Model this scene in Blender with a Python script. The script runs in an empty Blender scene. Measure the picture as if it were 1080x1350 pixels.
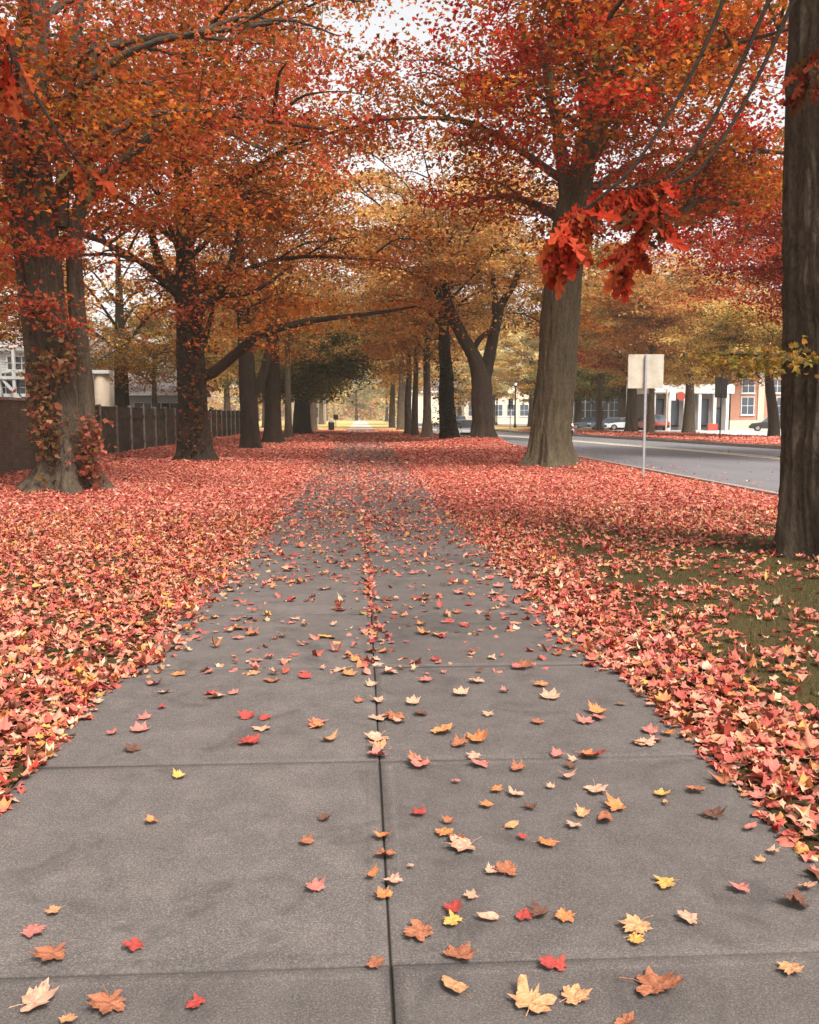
import bpy, math, random
import numpy as np
from mathutils import Vector, Matrix, Euler

random.seed(11)
R = np.random.default_rng(11)
scn = bpy.context.scene
COL = scn.collection

# ------------------------------------------------------------------ camera
F, PW, PH = 1200.0, 1080.0, 1350.0
CAMZ = 1.60
cam_d = bpy.data.cameras.new('camera')
cam = bpy.data.objects.new('camera', cam_d)
COL.objects.link(cam)
cam.location = (0, 0, CAMZ)
cam.rotation_euler = (math.radians(90 - 6.04), 0, math.radians(-3.08))
cam_d.sensor_fit = 'VERTICAL'
cam_d.sensor_height = 24.0
cam_d.lens = 24.0 * F / PH
cam_d.clip_start = 0.05
cam_d.clip_end = 3000
scn.camera = cam
CM = np.array(cam.rotation_euler.to_matrix())

# ------------------------------------------------------------------ sky, sun, exposure
SUN_EL, SUN_AZ = 50.0, 150.0
w = bpy.data.worlds.new('World')
scn.world = w
w.use_nodes = True
wn, wl = w.node_tree.nodes, w.node_tree.links
bg = wn['Background']
sky = wn.new('ShaderNodeTexSky')
sky.sky_type = 'NISHITA'
sky.sun_disc = False
sky.sun_elevation = math.radians(SUN_EL)
sky.sun_rotation = math.radians(SUN_AZ)
sky.air_density = 1.0
sky.dust_density = 4.0
hs = wn.new('ShaderNodeHueSaturation')
hs.inputs['Saturation'].default_value = 0.08
wl.new(sky.outputs[0], hs.inputs['Color'])
wl.new(hs.outputs[0], bg.inputs['Color'])
bg.inputs['Strength'].default_value = 0.15
sd = bpy.data.lights.new('sun', 'SUN')
sd.energy = 2.7
sd.angle = math.radians(14)
sd.color = (1.0, 0.95, 0.88)
sun = bpy.data.objects.new('sun', sd)
COL.objects.link(sun)
az = math.radians(SUN_AZ)
sdir = Vector((math.sin(az) * math.cos(math.radians(SUN_EL)), math.cos(az) * math.cos(math.radians(SUN_EL)), math.sin(math.radians(SUN_EL))))
sun.rotation_euler = sdir.to_track_quat('Z', 'Y').to_euler()
scn.view_settings.view_transform = 'Standard'
scn.view_settings.look = 'None'
scn.view_settings.exposure = 0.98
scn.view_settings.gamma = 1
scn.cycles.max_bounces = 6
scn.cycles.diffuse_bounces = 3
scn.cycles.glossy_bounces = 2
scn.cycles.transmission_bounces = 3
scn.cycles.transparent_max_bounces = 6

# ------------------------------------------------------------------ helpers
def ray(px, py):
    d = np.array([(px - PW / 2) / F, -(py - PH / 2) / F, -1.0])
    return CM @ d
def gp(px, py, z=0.0):
    d = ray(px, py); t = (z - CAMZ) / d[2]
    return np.array([d[0] * t, d[1] * t, z])
def at(px, py, Y):
    d = ray(px, py); t = Y / d[1]
    return np.array([d[0] * t, Y, CAMZ + d[2] * t])
def lin(c):
    c = np.array(c, float) / 255.0
    return np.where(c <= 0.04045, c / 12.92, ((c + 0.055) / 1.055) ** 2.4)
def smooth(a, b, x):
    t = np.clip((np.asarray(x, float) - a) / (b - a), 0, 1)
    return t * t * (3 - 2 * t)

_perm = R.random((64, 64, 64))
def vnoise(p):
    p = np.asarray(p, float)
    i = np.floor(p).astype(int); f = p - i; f = f * f * (3 - 2 * f)
    def g(a, b, c): return _perm[(i[..., 0] + a) & 63, (i[..., 1] + b) & 63, (i[..., 2] + c) & 63]
    x, y, z = f[..., 0], f[..., 1], f[..., 2]
    def mx(a, b, t): return a + (b - a) * t
    return mx(mx(mx(g(0,0,0), g(1,0,0), x), mx(g(0,1,0), g(1,1,0), x), y),
              mx(mx(g(0,0,1), g(1,0,1), x), mx(g(0,1,1), g(1,1,1), x), y), z)
def n2(x, y, s=1.0, o=0.0):
    x = np.asarray(x, float); y = np.asarray(y, float)
    p = np.stack([x * s + o, y * s + o * .7, np.zeros_like(x) + o], -1)
    return vnoise(p) * .65 + vnoise(p * 2.3 + 9.1) * .35

def tag(o, label=None, cat=None, group=None, kind=None):
    if label: o['label'] = label
    if cat: o['category'] = cat
    if group: o['group'] = group
    if kind: o['kind'] = kind
    return o
def empty(name, loc, label=None, cat=None, group=None, rz=0):
    o = bpy.data.objects.new(name, None)
    o.empty_display_size = .3
    COL.objects.link(o)
    o.location = loc; o.rotation_euler = (0, 0, rz)
    return tag(o, label, cat, group)
def mesh_np(name, V, T, mat, parent=None, col=None, vec=None, smoothf=False, off=None, n=3, scal=None):
    """V (N,3), T (M,n) -> one mesh object; off = world origin subtracted (parent at that place)"""
    V = np.asarray(V, np.float32)
    if off is not None: V = V - np.asarray(off, np.float32)
    T = np.asarray(T, np.int32)
    m = bpy.data.meshes.new(name)
    m.vertices.add(len(V)); m.vertices.foreach_set('co', V.ravel())
    m.loops.add(T.size); m.loops.foreach_set('vertex_index', T.ravel())
    m.polygons.add(len(T))
    m.polygons.foreach_set('loop_start', np.arange(0, T.size, n, dtype=np.int32))
    m.polygons.foreach_set('loop_total', np.full(len(T), n, np.int32))
    if smoothf: m.polygons.foreach_set('use_smooth', np.ones(len(T), bool))
    m.update(calc_edges=True)
    if col is not None:
        a = m.attributes.new('col', 'FLOAT_COLOR', 'POINT')
        c = np.ones((len(V), 4), np.float32); c[:, :3] = col
        a.data.foreach_set('color', c.ravel())
    if vec is not None:
        a = m.attributes.new('bk', 'FLOAT_VECTOR', 'POINT')
        a.data.foreach_set('vector', np.asarray(vec, np.float32).ravel())
    if scal is not None:
        a = m.attributes.new('lit', 'FLOAT', 'POINT')
        a.data.foreach_set('value', np.asarray(scal, np.float32).ravel())
    m.materials.append(mat)
    o = bpy.data.objects.new(name, m)
    COL.objects.link(o)
    if parent is not None: o.parent = parent
    return o

class MB:
    """collects polygons of any size; build() links them as one mesh object"""
    def __init__(s): s.v = []; s.f = []
    def box(s, x0, x1, y0, y1, z0, z1):
        b = len(s.v)
        s.v += [(x0,y0,z0),(x1,y0,z0),(x1,y1,z0),(x0,y1,z0),(x0,y0,z1),(x1,y0,z1),(x1,y1,z1),(x0,y1,z1)]
        s.f += [tuple(b+i for i in q) for q in ((0,3,2,1),(4,5,6,7),(0,1,5,4),(1,2,6,5),(2,3,7,6),(3,0,4,7))]
        return s
    def prism(s, pts, a, b, axis='y'):
        """polygon pts in the plane across axis, extruded from a to b"""
        k = len(s.v); n = len(pts)
        for t in (a, b):
            for (u, v) in pts:
                s.v.append((u, t, v) if axis == 'y' else ((t, u, v) if axis == 'x' else (u, v, t)))
        s.f.append(tuple(k + i for i in range(n))); s.f.append(tuple(k + n + i for i in reversed(range(n))))
        for i in range(n):
            j = (i + 1) % n
            s.f.append((k + i, k + n + i, k + n + j, k + j))
        return s
    def tube(s, p, q, r0, r1=None, n=12):
        r1 = r0 if r1 is None else r1
        p, q = Vector(p), Vector(q); d = (q - p).normalized()
        u = d.orthogonal().normalized(); v = d.cross(u); k = len(s.v)
        for c, r in ((p, r0), (q, r1)):
            for i in range(n):
                a = 2 * math.pi * i / n
                s.v.append(tuple(c + u * (r * math.cos(a)) + v * (r * math.sin(a))))
        for i in range(n):
            j = (i + 1) % n
            s.f.append((k + i, k + j, k + n + j, k + n + i))
        s.f.append(tuple(k + i for i in reversed(range(n)))); s.f.append(tuple(k + n + i for i in range(n)))
        return s
    def build(s, name, mat, parent=None, bevel=0, smoothf=False):
        m = bpy.data.meshes.new(name); m.from_pydata(s.v, [], s.f); m.update()
        m.materials.append(mat)
        import bmesh
        bm = bmesh.new(); bm.from_mesh(m)
        bmesh.ops.recalc_face_normals(bm, faces=bm.faces)
        if bevel: bmesh.ops.bevel(bm, geom=list(bm.edges), offset=bevel, segments=2, affect='EDGES', profile=.6)
        bm.to_mesh(m); bm.free()
        if smoothf:
            for p in m.polygons: p.use_smooth = True
        o = bpy.data.objects.new(name, m); COL.objects.link(o)
        if parent is not None: o.parent = parent
        return o

# ------------------------------------------------------------------ materials
def mat(name, rough=.8, spec=.3):
    m = bpy.data.materials.new(name); m.use_nodes = True
    nt = m.node_tree; b = nt.nodes['Principled BSDF']
    b.inputs['Roughness'].default_value = rough
    b.inputs['Specular IOR Level'].default_value = spec
    return m, nt, b
def ramp(nt, fac, stops):
    r = nt.nodes.new('ShaderNodeValToRGB'); e = r.color_ramp.elements
    while len(e) < len(stops): e.new(.5)
    for i, (p, c) in enumerate(stops):
        e[i].position = p; e[i].color = (*lin(c), 1)
    nt.links.new(fac, r.inputs[0]); return r.outputs[0]
def noise(nt, vec, scale, detail=6, rough=.6, dist=0):
    n = nt.nodes.new('ShaderNodeTexNoise'); n.inputs['Scale'].default_value = scale
    n.inputs['Detail'].default_value = detail; n.inputs['Roughness'].default_value = rough
    n.inputs['Distortion'].default_value = dist
    if vec is not None: nt.links.new(vec, n.inputs['Vector'])
    return n.outputs['Fac']
def mapping(nt, vec, sc):
    m = nt.nodes.new('ShaderNodeMapping'); m.inputs['Scale'].default_value = sc
    nt.links.new(vec, m.inputs['Vector']); return m.outputs[0]
def mixc(nt, fac, a, b, mode='MIX'):
    m = nt.nodes.new('ShaderNodeMix'); m.data_type = 'RGBA'; m.blend_type = mode
    for sock, v in ((m.inputs['Factor'], fac), (m.inputs['A'], a), (m.inputs['B'], b)):
        if hasattr(v, 'is_output') or isinstance(v, bpy.types.NodeSocket): nt.links.new(v, sock)
        elif isinstance(v, (int, float)): sock.default_value = v
        else: sock.default_value = (*lin(v), 1)
    return m.outputs['Result']
def bump(nt, b, h, strength=.5, dist=.02):
    n = nt.nodes.new('ShaderNodeBump'); n.inputs['Strength'].default_value = strength
    n.inputs['Distance'].default_value = dist
    nt.links.new(h, n.inputs['Height']); nt.links.new(n.outputs[0], b.inputs['Normal'])
def objco(nt):
    return nt.nodes.new('ShaderNodeTexCoord').outputs['Object']
def plain(name, c, rough=.6, spec=.3, metal=0, var=.12, scale=6):
    m, nt, b = mat(name, rough, spec)
    b.inputs['Metallic'].default_value = metal
    f = noise(nt, objco(nt), scale)
    c = np.array(c, float)
    nt.links.new(ramp(nt, f, [(.3, np.clip(c * (1 - var), 0, 255)), (.7, np.clip(c * (1 + var * .5), 0, 255))]), b.inputs['Base Color'])
    return m

def leaf_material(name, transl=.35, rough=.55, spec=.25, bright=1.0):
    m, nt, b = mat(name, rough, spec)
    a = nt.nodes.new('ShaderNodeAttribute'); a.attribute_name = 'col'
    f = noise(nt, objco(nt), 30, 3)
    c = mixc(nt, 1.0, a.outputs['Color'], ramp(nt, f, [(.3, (205, 205, 205)), (.7, (255, 255, 255))]), 'MULTIPLY')
    nt.links.new(c, b.inputs['Base Color'])
    t = nt.nodes.new('ShaderNodeBsdfTranslucent'); nt.links.new(c, t.inputs['Color'])
    x = nt.nodes.new('ShaderNodeMixShader'); x.inputs[0].default_value = transl
    nt.links.new(b.outputs[0], x.inputs[1]); nt.links.new(t.outputs[0], x.inputs[2])
    nt.links.new(x.outputs[0], nt.nodes['Material Output'].inputs['Surface'])
    return m
M = {}
M['leaf'] = leaf_material('crown_leaves', .55, .85, .08)
M['ground_leaf'] = leaf_material('fallen_leaves', .12, .8, .1)
M['grass'] = leaf_material('grass_blades', .3)

def bark_material(name, dark, mid, light, moss=None):
    m, nt, b = mat(name, .92, .15)
    a = nt.nodes.new('ShaderNodeAttribute'); a.attribute_name = 'bk'
    v = a.outputs['Vector']
    vs = mapping(nt, v, (1, 1, .22))
    n1 = noise(nt, vs, 9, 8, .68, .6)
    n2_ = noise(nt, mapping(nt, v, (1, 1, .35)), 34, 6, .7)
    n3 = noise(nt, v, 1.6, 4)
    c = ramp(nt, n1, [(.34, dark), (.5, mid), (.68, light)])
    c = mixc(nt, .5, c, ramp(nt, n2_, [(.3, dark), (.62, light)]))
    c = mixc(nt, ramp(nt, n3, [(.4, (0, 0, 0)), (.7, (110, 110, 110))]), c, moss if moss else light)
    nt.links.new(c, b.inputs['Base Color'])
    ad = nt.nodes.new('ShaderNodeMath'); ad.operation = 'MULTIPLY_ADD'
    nt.links.new(n1, ad.inputs[0]); ad.inputs[1].default_value = 2.2; nt.links.new(n2_, ad.inputs[2])
    bump(nt, b, ad.outputs[0], 1.0, .06)
    return m
M['bark'] = bark_material('bark_brown', (30, 24, 19), (76, 63, 52), (114, 98, 82), (92, 84, 64))
M['bark_dark'] = bark_material('bark_dark', (18, 14, 11), (44, 34, 27), (68, 54, 43))
M['bark_grey'] = bark_material('bark_grey', (42, 36, 27), (82, 72, 55), (112, 100, 78), (90, 86, 60))

# concrete path
def concrete(name, c0, c1):
    m, nt, b = mat(name, .88, .25)
    o = objco(nt); c0 = np.array(c0, float); c1 = np.array(c1, float)
    f1 = noise(nt, o, .9, 8, .65); f2 = noise(nt, o, 150, 5, .85); f3 = noise(nt, o, 5, 8, .7); f4 = noise(nt, o, 2.1, 5, .6, 1.5)
    c = ramp(nt, f1, [(.28, c0 * .84), (.5, c0), (.72, c1)])
    c = mixc(nt, .6, c, ramp(nt, f2, [(.38, c0 * .45), (.5, c0), (.62, np.clip(c1 * 1.6, 0, 255))]))
    c = mixc(nt, .4, c, ramp(nt, f3, [(.3, c0 * .72), (.5, c0), (.68, c1 * 1.05)]))
    c = mixc(nt, ramp(nt, f4, [(.54, (0, 0, 0)), (.66, (175, 175, 175))]), c, c0 * .66)      # old damp stains
    # pale chips and dark specks
    vo = nt.nodes.new('ShaderNodeTexVoronoi'); vo.inputs['Scale'].default_value = 26; nt.links.new(o, vo.inputs['Vector'])
    c = mixc(nt, ramp(nt, vo.outputs['Distance'], [(.03, (150, 150, 150)), (.07, (0, 0, 0))]), c, c0 * .4)
    # hairline cracks
    v2 = nt.nodes.new('ShaderNodeTexVoronoi'); v2.feature = 'DISTANCE_TO_EDGE'; v2.inputs['Scale'].default_value = .55
    w_ = nt.nodes.new('ShaderNodeVectorMath'); w_.operation = 'ADD'; n_ = nt.nodes.new('ShaderNodeTexNoise'); n_.inputs['Scale'].default_value = 3
    nt.links.new(o, n_.inputs['Vector']); nt.links.new(o, w_.inputs[0]); nt.links.new(n_.outputs['Color'], w_.inputs[1]); nt.links.new(w_.outputs[0], v2.inputs['Vector'])
    ck = mixc(nt, 1.0, ramp(nt, v2.outputs['Distance'], [(.0008, (170, 170, 170)), (.002, (0, 0, 0))]), ramp(nt, noise(nt, o, .7, 2), [(.52, (0, 0, 0)), (.58, (255, 255, 255))]), 'MULTIPLY')
    c = mixc(nt, ck, c, c0 * .45)
    at_ = nt.nodes.new('ShaderNodeAttribute'); at_.attribute_name = 'lit'
    c = mixc(nt, at_.outputs['Fac'], c, c0 * .7)
    nt.links.new(c, b.inputs['Base Color'])
    bump(nt, b, f2, .7, .004)
    return m
M['concrete'] = concrete('path_concrete', (89, 82, 78), (107, 99, 94))
M['kerb'] = concrete('kerb_concrete', (140, 125, 115), (170, 155, 142))
M['joint'] = plain('joint_soil', (44, 38, 33), .95, .1)
M['asphalt'], nt, b = mat('asphalt', .85, .3)
o_ = objco(nt)
nt.links.new(mixc(nt, .4, ramp(nt, noise(nt, mapping(nt, o_, (1, .25, 1)), .8, 6), [(.3, (92, 91, 95)), (.7, (116, 114, 116))]),
             ramp(nt, noise(nt, o_, 60, 3), [(.3, (70, 70, 73)), (.7, (135, 133, 134))])), b.inputs['Base Color'])
M['lot'] = plain('lot_paving', (190, 186, 182), .9, .2, 0, .08, .5)
M['line'] = plain('road_line_paint', (196, 184, 158), .8, .2, 0, .15, 3)

# lawn: litter / grass mix from the attribute lit
M['lawn'], nt, b = mat('lawn', .95, .1)
o_ = objco(nt)
a = nt.nodes.new('ShaderNodeAttribute'); a.attribute_name = 'lit'
litter = mixc(nt, .6, ramp(nt, noise(nt, o_, 11, 8, .75), [(.32, (110, 56, 48)), (.5, (190, 96, 82)), (.66, (222, 134, 114))]),
              ramp(nt, noise(nt, o_, 1.1, 5), [(.3, (160, 76, 64)), (.7, (206, 106, 90))]))
green = mixc(nt, .5, ramp(nt, noise(nt, o_, 38, 6, .8), [(.3, (40, 34, 20)), (.55, (74, 66, 38)), (.75, (120, 98, 62))]),
             ramp(nt, noise(nt, o_, .5, 4), [(.35, (60, 54, 30)), (.7, (94, 80, 50))]))
a2 = nt.nodes.new('ShaderNodeSeparateXYZ')
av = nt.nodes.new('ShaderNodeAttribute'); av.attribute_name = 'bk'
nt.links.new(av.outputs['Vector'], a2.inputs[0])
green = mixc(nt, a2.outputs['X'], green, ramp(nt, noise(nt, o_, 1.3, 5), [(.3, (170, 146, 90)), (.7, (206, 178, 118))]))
nt.links.new(mixc(nt, a.outputs['Fac'], green, litter), b.inputs['Base Color'])
bump(nt, b, noise(nt, o_, 30, 5, .8), .8, .04)

M['far_ground'] = plain('far_ground', (150, 130, 90), .95, .1, 0, .15, .05)

# ------------------------------------------------------------------ layout
X_L, X_J, X_R = -1.52, .08, 1.66        # path edges and middle joint
Y_END = 96.0
X_KERB = 8.45
ne = lambda y: np.interp(y, [0, 53, 67, 300], [X_KERB, X_KERB, 6.75, 6.75])
y_j1 = gp(515, 1272)[1]; y_j2 = gp(497, 1003)[1]
SL = y_j2 - y_j1
row_trees = {}   # filled below, used for mounds
TB = dict(big_left=gp(88, 652), second_left=gp(258, 611), third_left=gp(332, 592), fourth_left=gp(361, 585),
          thin_left=gp(381, 578), green_left=gp(399, 573), near_right=gp(1122, 741), lean_right=gp(725, 619),
          fork_right=gp(636, 586), dark_right=gp(591, 583), small_right=gp(563, 577.5))
def height(x, y):
    x = np.asarray(x, float); y = np.asarray(y, float)
    h = .015 + .05 * (n2(x, y, .45, 3.) - .3)
    e = np.minimum(np.where(x < 0, X_L - x, x - X_R), np.where(x > 0, ne(y) - .2 - x, 99))
    h = h * smooth(0, .6, e)
    for k, (a, r) in dict(big_left=(.12, 1.3), second_left=(.12, 1.4), lean_right=(.14, 1.6), fork_right=(.42, 2.3), near_right=(.10, 1.1), dark_right=(.2, 1.8)).items():
        p = TB[k]
        h = h + a * np.exp(-((x - p[0]) ** 2 + (y - p[1]) ** 2) / r ** 2) * smooth(0, .6, e)
    return h
def cover(x, y):
    """share of the ground hidden by fallen leaves"""
    x = np.asarray(x, float); y = np.asarray(y, float)
    nz = n2(x, y, .9, 5.); nf = n2(x, y, 2.6, 15.)
    left = np.clip(1.0 - .55 * smooth(.55, .7, nf) * (1 - smooth(9, 14, y)), 0, 1)
    e = x - X_R
    right = .24 + .08 * smooth(6, 10, y) + 1.3 * (n2(x, y, 3.4, 33.) - .5) + .9 * smooth(9.5, 18, y)
    right = np.where(y < 18, right - .10 * smooth(.5, 2., e) * (1 - smooth(9, 14, y)), right)
    drift = 1 - smooth(.15 + .2 * nz, .5 + .6 * nz, e)
    right = np.clip(np.maximum(right, drift), 0, 1)
    c = np.where(x < 0, left, right)
    inpath = (x > X_L) & (x < X_R)
    edge = np.minimum(x - X_L, X_R - x)
    pc = np.interp(y, [0, 8, 12, 16, 20, 24, 31, 37, 50, 53, 92, 98], [.04, .10, .22, .36, .50, .54, .52, .3, .3, .7, .7, .0])
    pc = pc * (.5 + nf) + (1 - smooth(.0, .28 + .2 * nz, edge)) * .85 * (y < 96) + .35 * np.exp(-((x - X_J) / .05) ** 2) * (y > 5)
    c = np.where(inpath, pc, c)
    # beyond the trees the leaf carpet ends
    lim = 93 + 5 * nz - 6 * (x > 4)
    c = c * (1 - smooth(lim, lim + 5, y))
    # worn pale spots to the right of the path
    c = c * (1 - .8 * np.exp(-((x - 3.3) / 1.5) ** 2 - ((y - 58) / 4.) ** 2))
    # far verge across the road
    fv = (x > 17) & (y > 30)
    c = np.where(fv, np.clip(1.25 - smooth(70, 88, y + 4 * nz), 0, 1), c)
    # behind the fence
    c = np.where(x < -10.6, .45, c)
    return np.clip(c, 0, 1)

def sheet(name, xs, ys, zf, material, lit=None, kind='structure', dry=None):
    X, Y = np.meshgrid(xs, ys); Z = zf(X, Y)
    V = np.stack([X, Y, Z], -1).reshape(-1, 3); nx, ny = len(xs), len(ys)
    i = np.arange(ny - 1)[:, None] * nx + np.arange(nx - 1)[None]
    T = np.stack([i, i + 1, i + nx + 1, i + nx], -1).reshape(-1, 4)
    vec = None
    if dry is not None:
        vec = np.zeros((len(V), 3)); vec[:, 0] = dry(X, Y).ravel()
    return tag(mesh_np(name, V, T, material, n=4, smoothf=True, scal=None if lit is None else lit(X, Y).ravel(), vec=vec), kind=kind)

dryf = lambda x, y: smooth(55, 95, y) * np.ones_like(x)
sheet('ground', np.linspace(-900, 900, 13), np.linspace(-300, 1500, 13), lambda x, y: np.full_like(x, -.22), M['far_ground'])
ysg = np.concatenate([np.arange(-4, 40, .3), np.arange(40, 110, 1.), np.arange(110, 301, 10.)])
litf = lambda x, y: smooth(.45, .95, cover(x, y)) * smooth(8, 19, y)
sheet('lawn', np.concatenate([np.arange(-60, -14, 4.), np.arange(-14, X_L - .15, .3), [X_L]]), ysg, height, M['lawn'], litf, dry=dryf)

# far edge of the road bends inward with distance
FE_Y = np.array([-20, 30, 44, 50, 60, 76, 90, 110, 300]); FE_X = np.array([22.6, 22.6, 22.0, 21.2, 20.2, 18.2, 15.8, 14.6, 14.0])
fe = lambda y: np.interp(y, FE_Y, FE_X)
ysr = np.concatenate([np.arange(-15, 120, 2.5), np.arange(120, 301, 20.)])
def strip(name, x0f, x1f, ys, nseg, zf, material, **k):
    t = np.linspace(0, 1, nseg + 1)
    Y = np.repeat(np.asarray(ys)[:, None], nseg + 1, 1); X = x0f(Y) * (1 - t) + x1f(Y) * t
    Z = zf(X, Y); nx = nseg + 1; ny = len(ys)
    V = np.stack([X, Y, Z], -1).reshape(-1, 3)
    i = np.arange(ny - 1)[:, None] * nx + np.arange(nx - 1)[None]
    T = np.stack([i, i + 1, i + nx + 1, i + nx], -1).reshape(-1, 4)
    lit = k.get('lit'); vec = None
    if k.get('dry'):
        vec = np.zeros((len(V), 3)); vec[:, 0] = k['dry'](X, Y).ravel()
    return tag(mesh_np(name, V, T, material, n=4, scal=None if lit is None else lit(X, Y).ravel(), vec=vec), kind='structure')
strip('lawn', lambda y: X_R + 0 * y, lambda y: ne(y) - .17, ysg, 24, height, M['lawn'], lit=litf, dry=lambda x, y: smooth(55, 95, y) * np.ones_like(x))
strip('road', ne, fe, ysr, 4, lambda x, y: -.13 + 0 * x, M['asphalt'])
strip('road_line', lambda y: fe(y) - 5.75, lambda y: fe(y) - 5.25, ysr, 1, lambda x, y: -.126 + 0 * x, M['line'])
strip('road_line', lambda y: fe(y) - 5.05, lambda y: fe(y) - 4.75, ysr, 1, lambda x, y: -.126 + 0 * x, M['line'])
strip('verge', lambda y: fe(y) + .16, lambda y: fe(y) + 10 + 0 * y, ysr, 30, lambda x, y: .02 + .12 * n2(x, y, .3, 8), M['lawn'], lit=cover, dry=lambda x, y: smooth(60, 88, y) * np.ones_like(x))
strip('pavement', lambda y: fe(y) + 10, lambda y: 130 + 0 * y, ysr, 4, lambda x, y: .01 + 0 * x, M['lot'])
# kerbs: long swept boxes
def kerb(xf, wdt, y0, y1, step=2.):
    mb = MB(); ys = np.arange(y0, y1, step)
    for k, y in enumerate(ys):
        x0, x1 = float(xf(y)), float(xf(y + step))
        pts = [(x0, y + .008), (x0 + wdt, y + .008), (x1 + wdt, y + step - .008), (x1, y + step - .008)]
        mb.prism(pts, -.2, .06, 'z')
    return tag(mb.build('kerb', M['kerb'], None, .015), kind='structure')
kerb(lambda y: ne(y) - .17, .17, 4, 130)
kerb(lambda y: fe(y), .16, 20, 110)

# ---- path: individually cast slabs in one sheet, gaps between them, tooled border band
def slabs():
    V = []; T = []; L = []
    g = .0032
    n0 = -3
    rr = random.Random(4)
    for (xa, xb) in ((X_L, X_J), (X_J, X_R)):
        for k in range(n0, 66):
            ya = y_j1 + k * SL; yb = ya + SL
            base_l = rr.choice([0, 0, .1, .22, .34]); dz = rr.uniform(-.003, .003); tl = rr.uniform(-.002, .002)
            b = len(V)
            def ring(e, z, l):
                for (x, y) in ((xa + g + e, ya + g + e), (xb - g - e, ya + g + e), (xb - g - e, yb - g - e), (xa + g + e, yb - g - e)):
                    V.append((x, y, z + dz + tl * (y - ya))); L.append(l)
            ring(0, -.06, 1); ring(0, -.005, .8); ring(.005, -.0005, .2); ring(.05, 0, .04); ring(.058, -.0008, .2); ring(.066, 0, base_l)
            for q in range(5):
                for i in range(4):
                    j = (i + 1) % 4
                    T.append((b + q * 4 + i, b + q * 4 + j, b + q * 4 + 4 + j, b + q * 4 + 4 + i))
            T.append((b + 20, b + 21, b + 22, b + 23))
    return tag(mesh_np('path', V, T, M['concrete'], n=4, scal=L), kind='structure')
slabs()
tag(MB().box(X_L - .02, X_R + .02, -4, y_j1 + 66 * SL, -.2, -.009).build('path_bed', M['joint']), kind='structure')
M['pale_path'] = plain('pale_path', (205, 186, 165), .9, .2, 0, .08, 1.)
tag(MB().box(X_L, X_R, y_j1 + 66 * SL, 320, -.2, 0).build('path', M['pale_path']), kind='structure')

# ------------------------------------------------------------------ leaf shapes
def maple_outline(teeth=True):
    lobes = [(90, 1.0), (40, .88), (140, .88), (-8, .62), (188, .62)]
    pts = []
    order = [(-60, .46), (-30, .46), (-8, .70), (16, .55), (40, .9), (65, .58), (90, 1.0), (115, .58), (140, .9), (164, .55), (188, .70), (212, .46), (240, .46), (270, .2)]
    if teeth:
        order = [(-66, .50), (-44, .62), (-32, .54), (-12, .78), (2, .62), (10, .66), (17, .57), (28, .80), (33, .76), (42, .96), (50, .78), (56, .78), (64, .60),
                 (73, .80), (79, .80), (90, 1.04), (101, .80), (107, .80), (116, .60), (124, .78), (130, .80), (138, .96), (147, .76), (152, .80), (163, .57), (169, .66), (178, .62), (192, .78), (212, .54), (224, .62), (246, .50), (270, .26)]
    for a, r in order:
        a = math.radians(a); pts.append((r * math.cos(a) * .62, r * math.sin(a) * .62, 0))
    return np.array(pts)
def fan(pts, rings=(1.0,)):
    n = len(pts); V = [np.zeros((1, 3))]; T = []
    for k, s in enumerate(rings): V.append(pts * s)
    V = np.concatenate(V)
    for i in range(n):
        j = (i + 1) % n
        T.append((0, 1 + i, 1 + j))
        for k in range(len(rings) - 1):
            a = 1 + k * n; b = a + n
            T.append((a + i, b + i, b + j)); T.append((a + i, b + j, a + j))
    return V, np.array(T)
STAR_V, STAR_T = fan(maple_outline(False))
STAR_V[:, 2] = .16 * (STAR_V[:, 0] ** 2) * 4 - .1 * np.abs(STAR_V[:, 1])
_r = np.hypot(STAR_V[:, 0], STAR_V[:, 1]); ROUND_V = STAR_V.copy()
_k = np.where(_r > .01, (.5 * .62 + .5 * _r) / np.maximum(_r, .01), 0); _k = np.where(_r < .46, 1.45, _k)
ROUND_V[:, :2] *= np.clip(_k, .6, 1.5)[:, None]; ROUND_V[:, 0] *= .82
KITE_V = np.array([(0, -.45, 0), (.36, .02, .12), (0, .55, 0), (-.36, .02, .12)])
KITE_T = np.array([(0, 1, 2), (0, 2, 3)])
OAK_V, OAK_T = None, None
def oak_outline():
    half = [(-.5, .02), (-.34, .05), (-.24, .17), (-.16, .08), (-.02, .26), (.08, .10), (.22, .25), (.29, .10), (.40, .14), (.52, .0)]
    r = [(w_, l, 0) for l, w_ in half]; lft = [(-w_, l, 0) for l, w_ in half[1:-1]][::-1]
    return np.array(r + lft)

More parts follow.
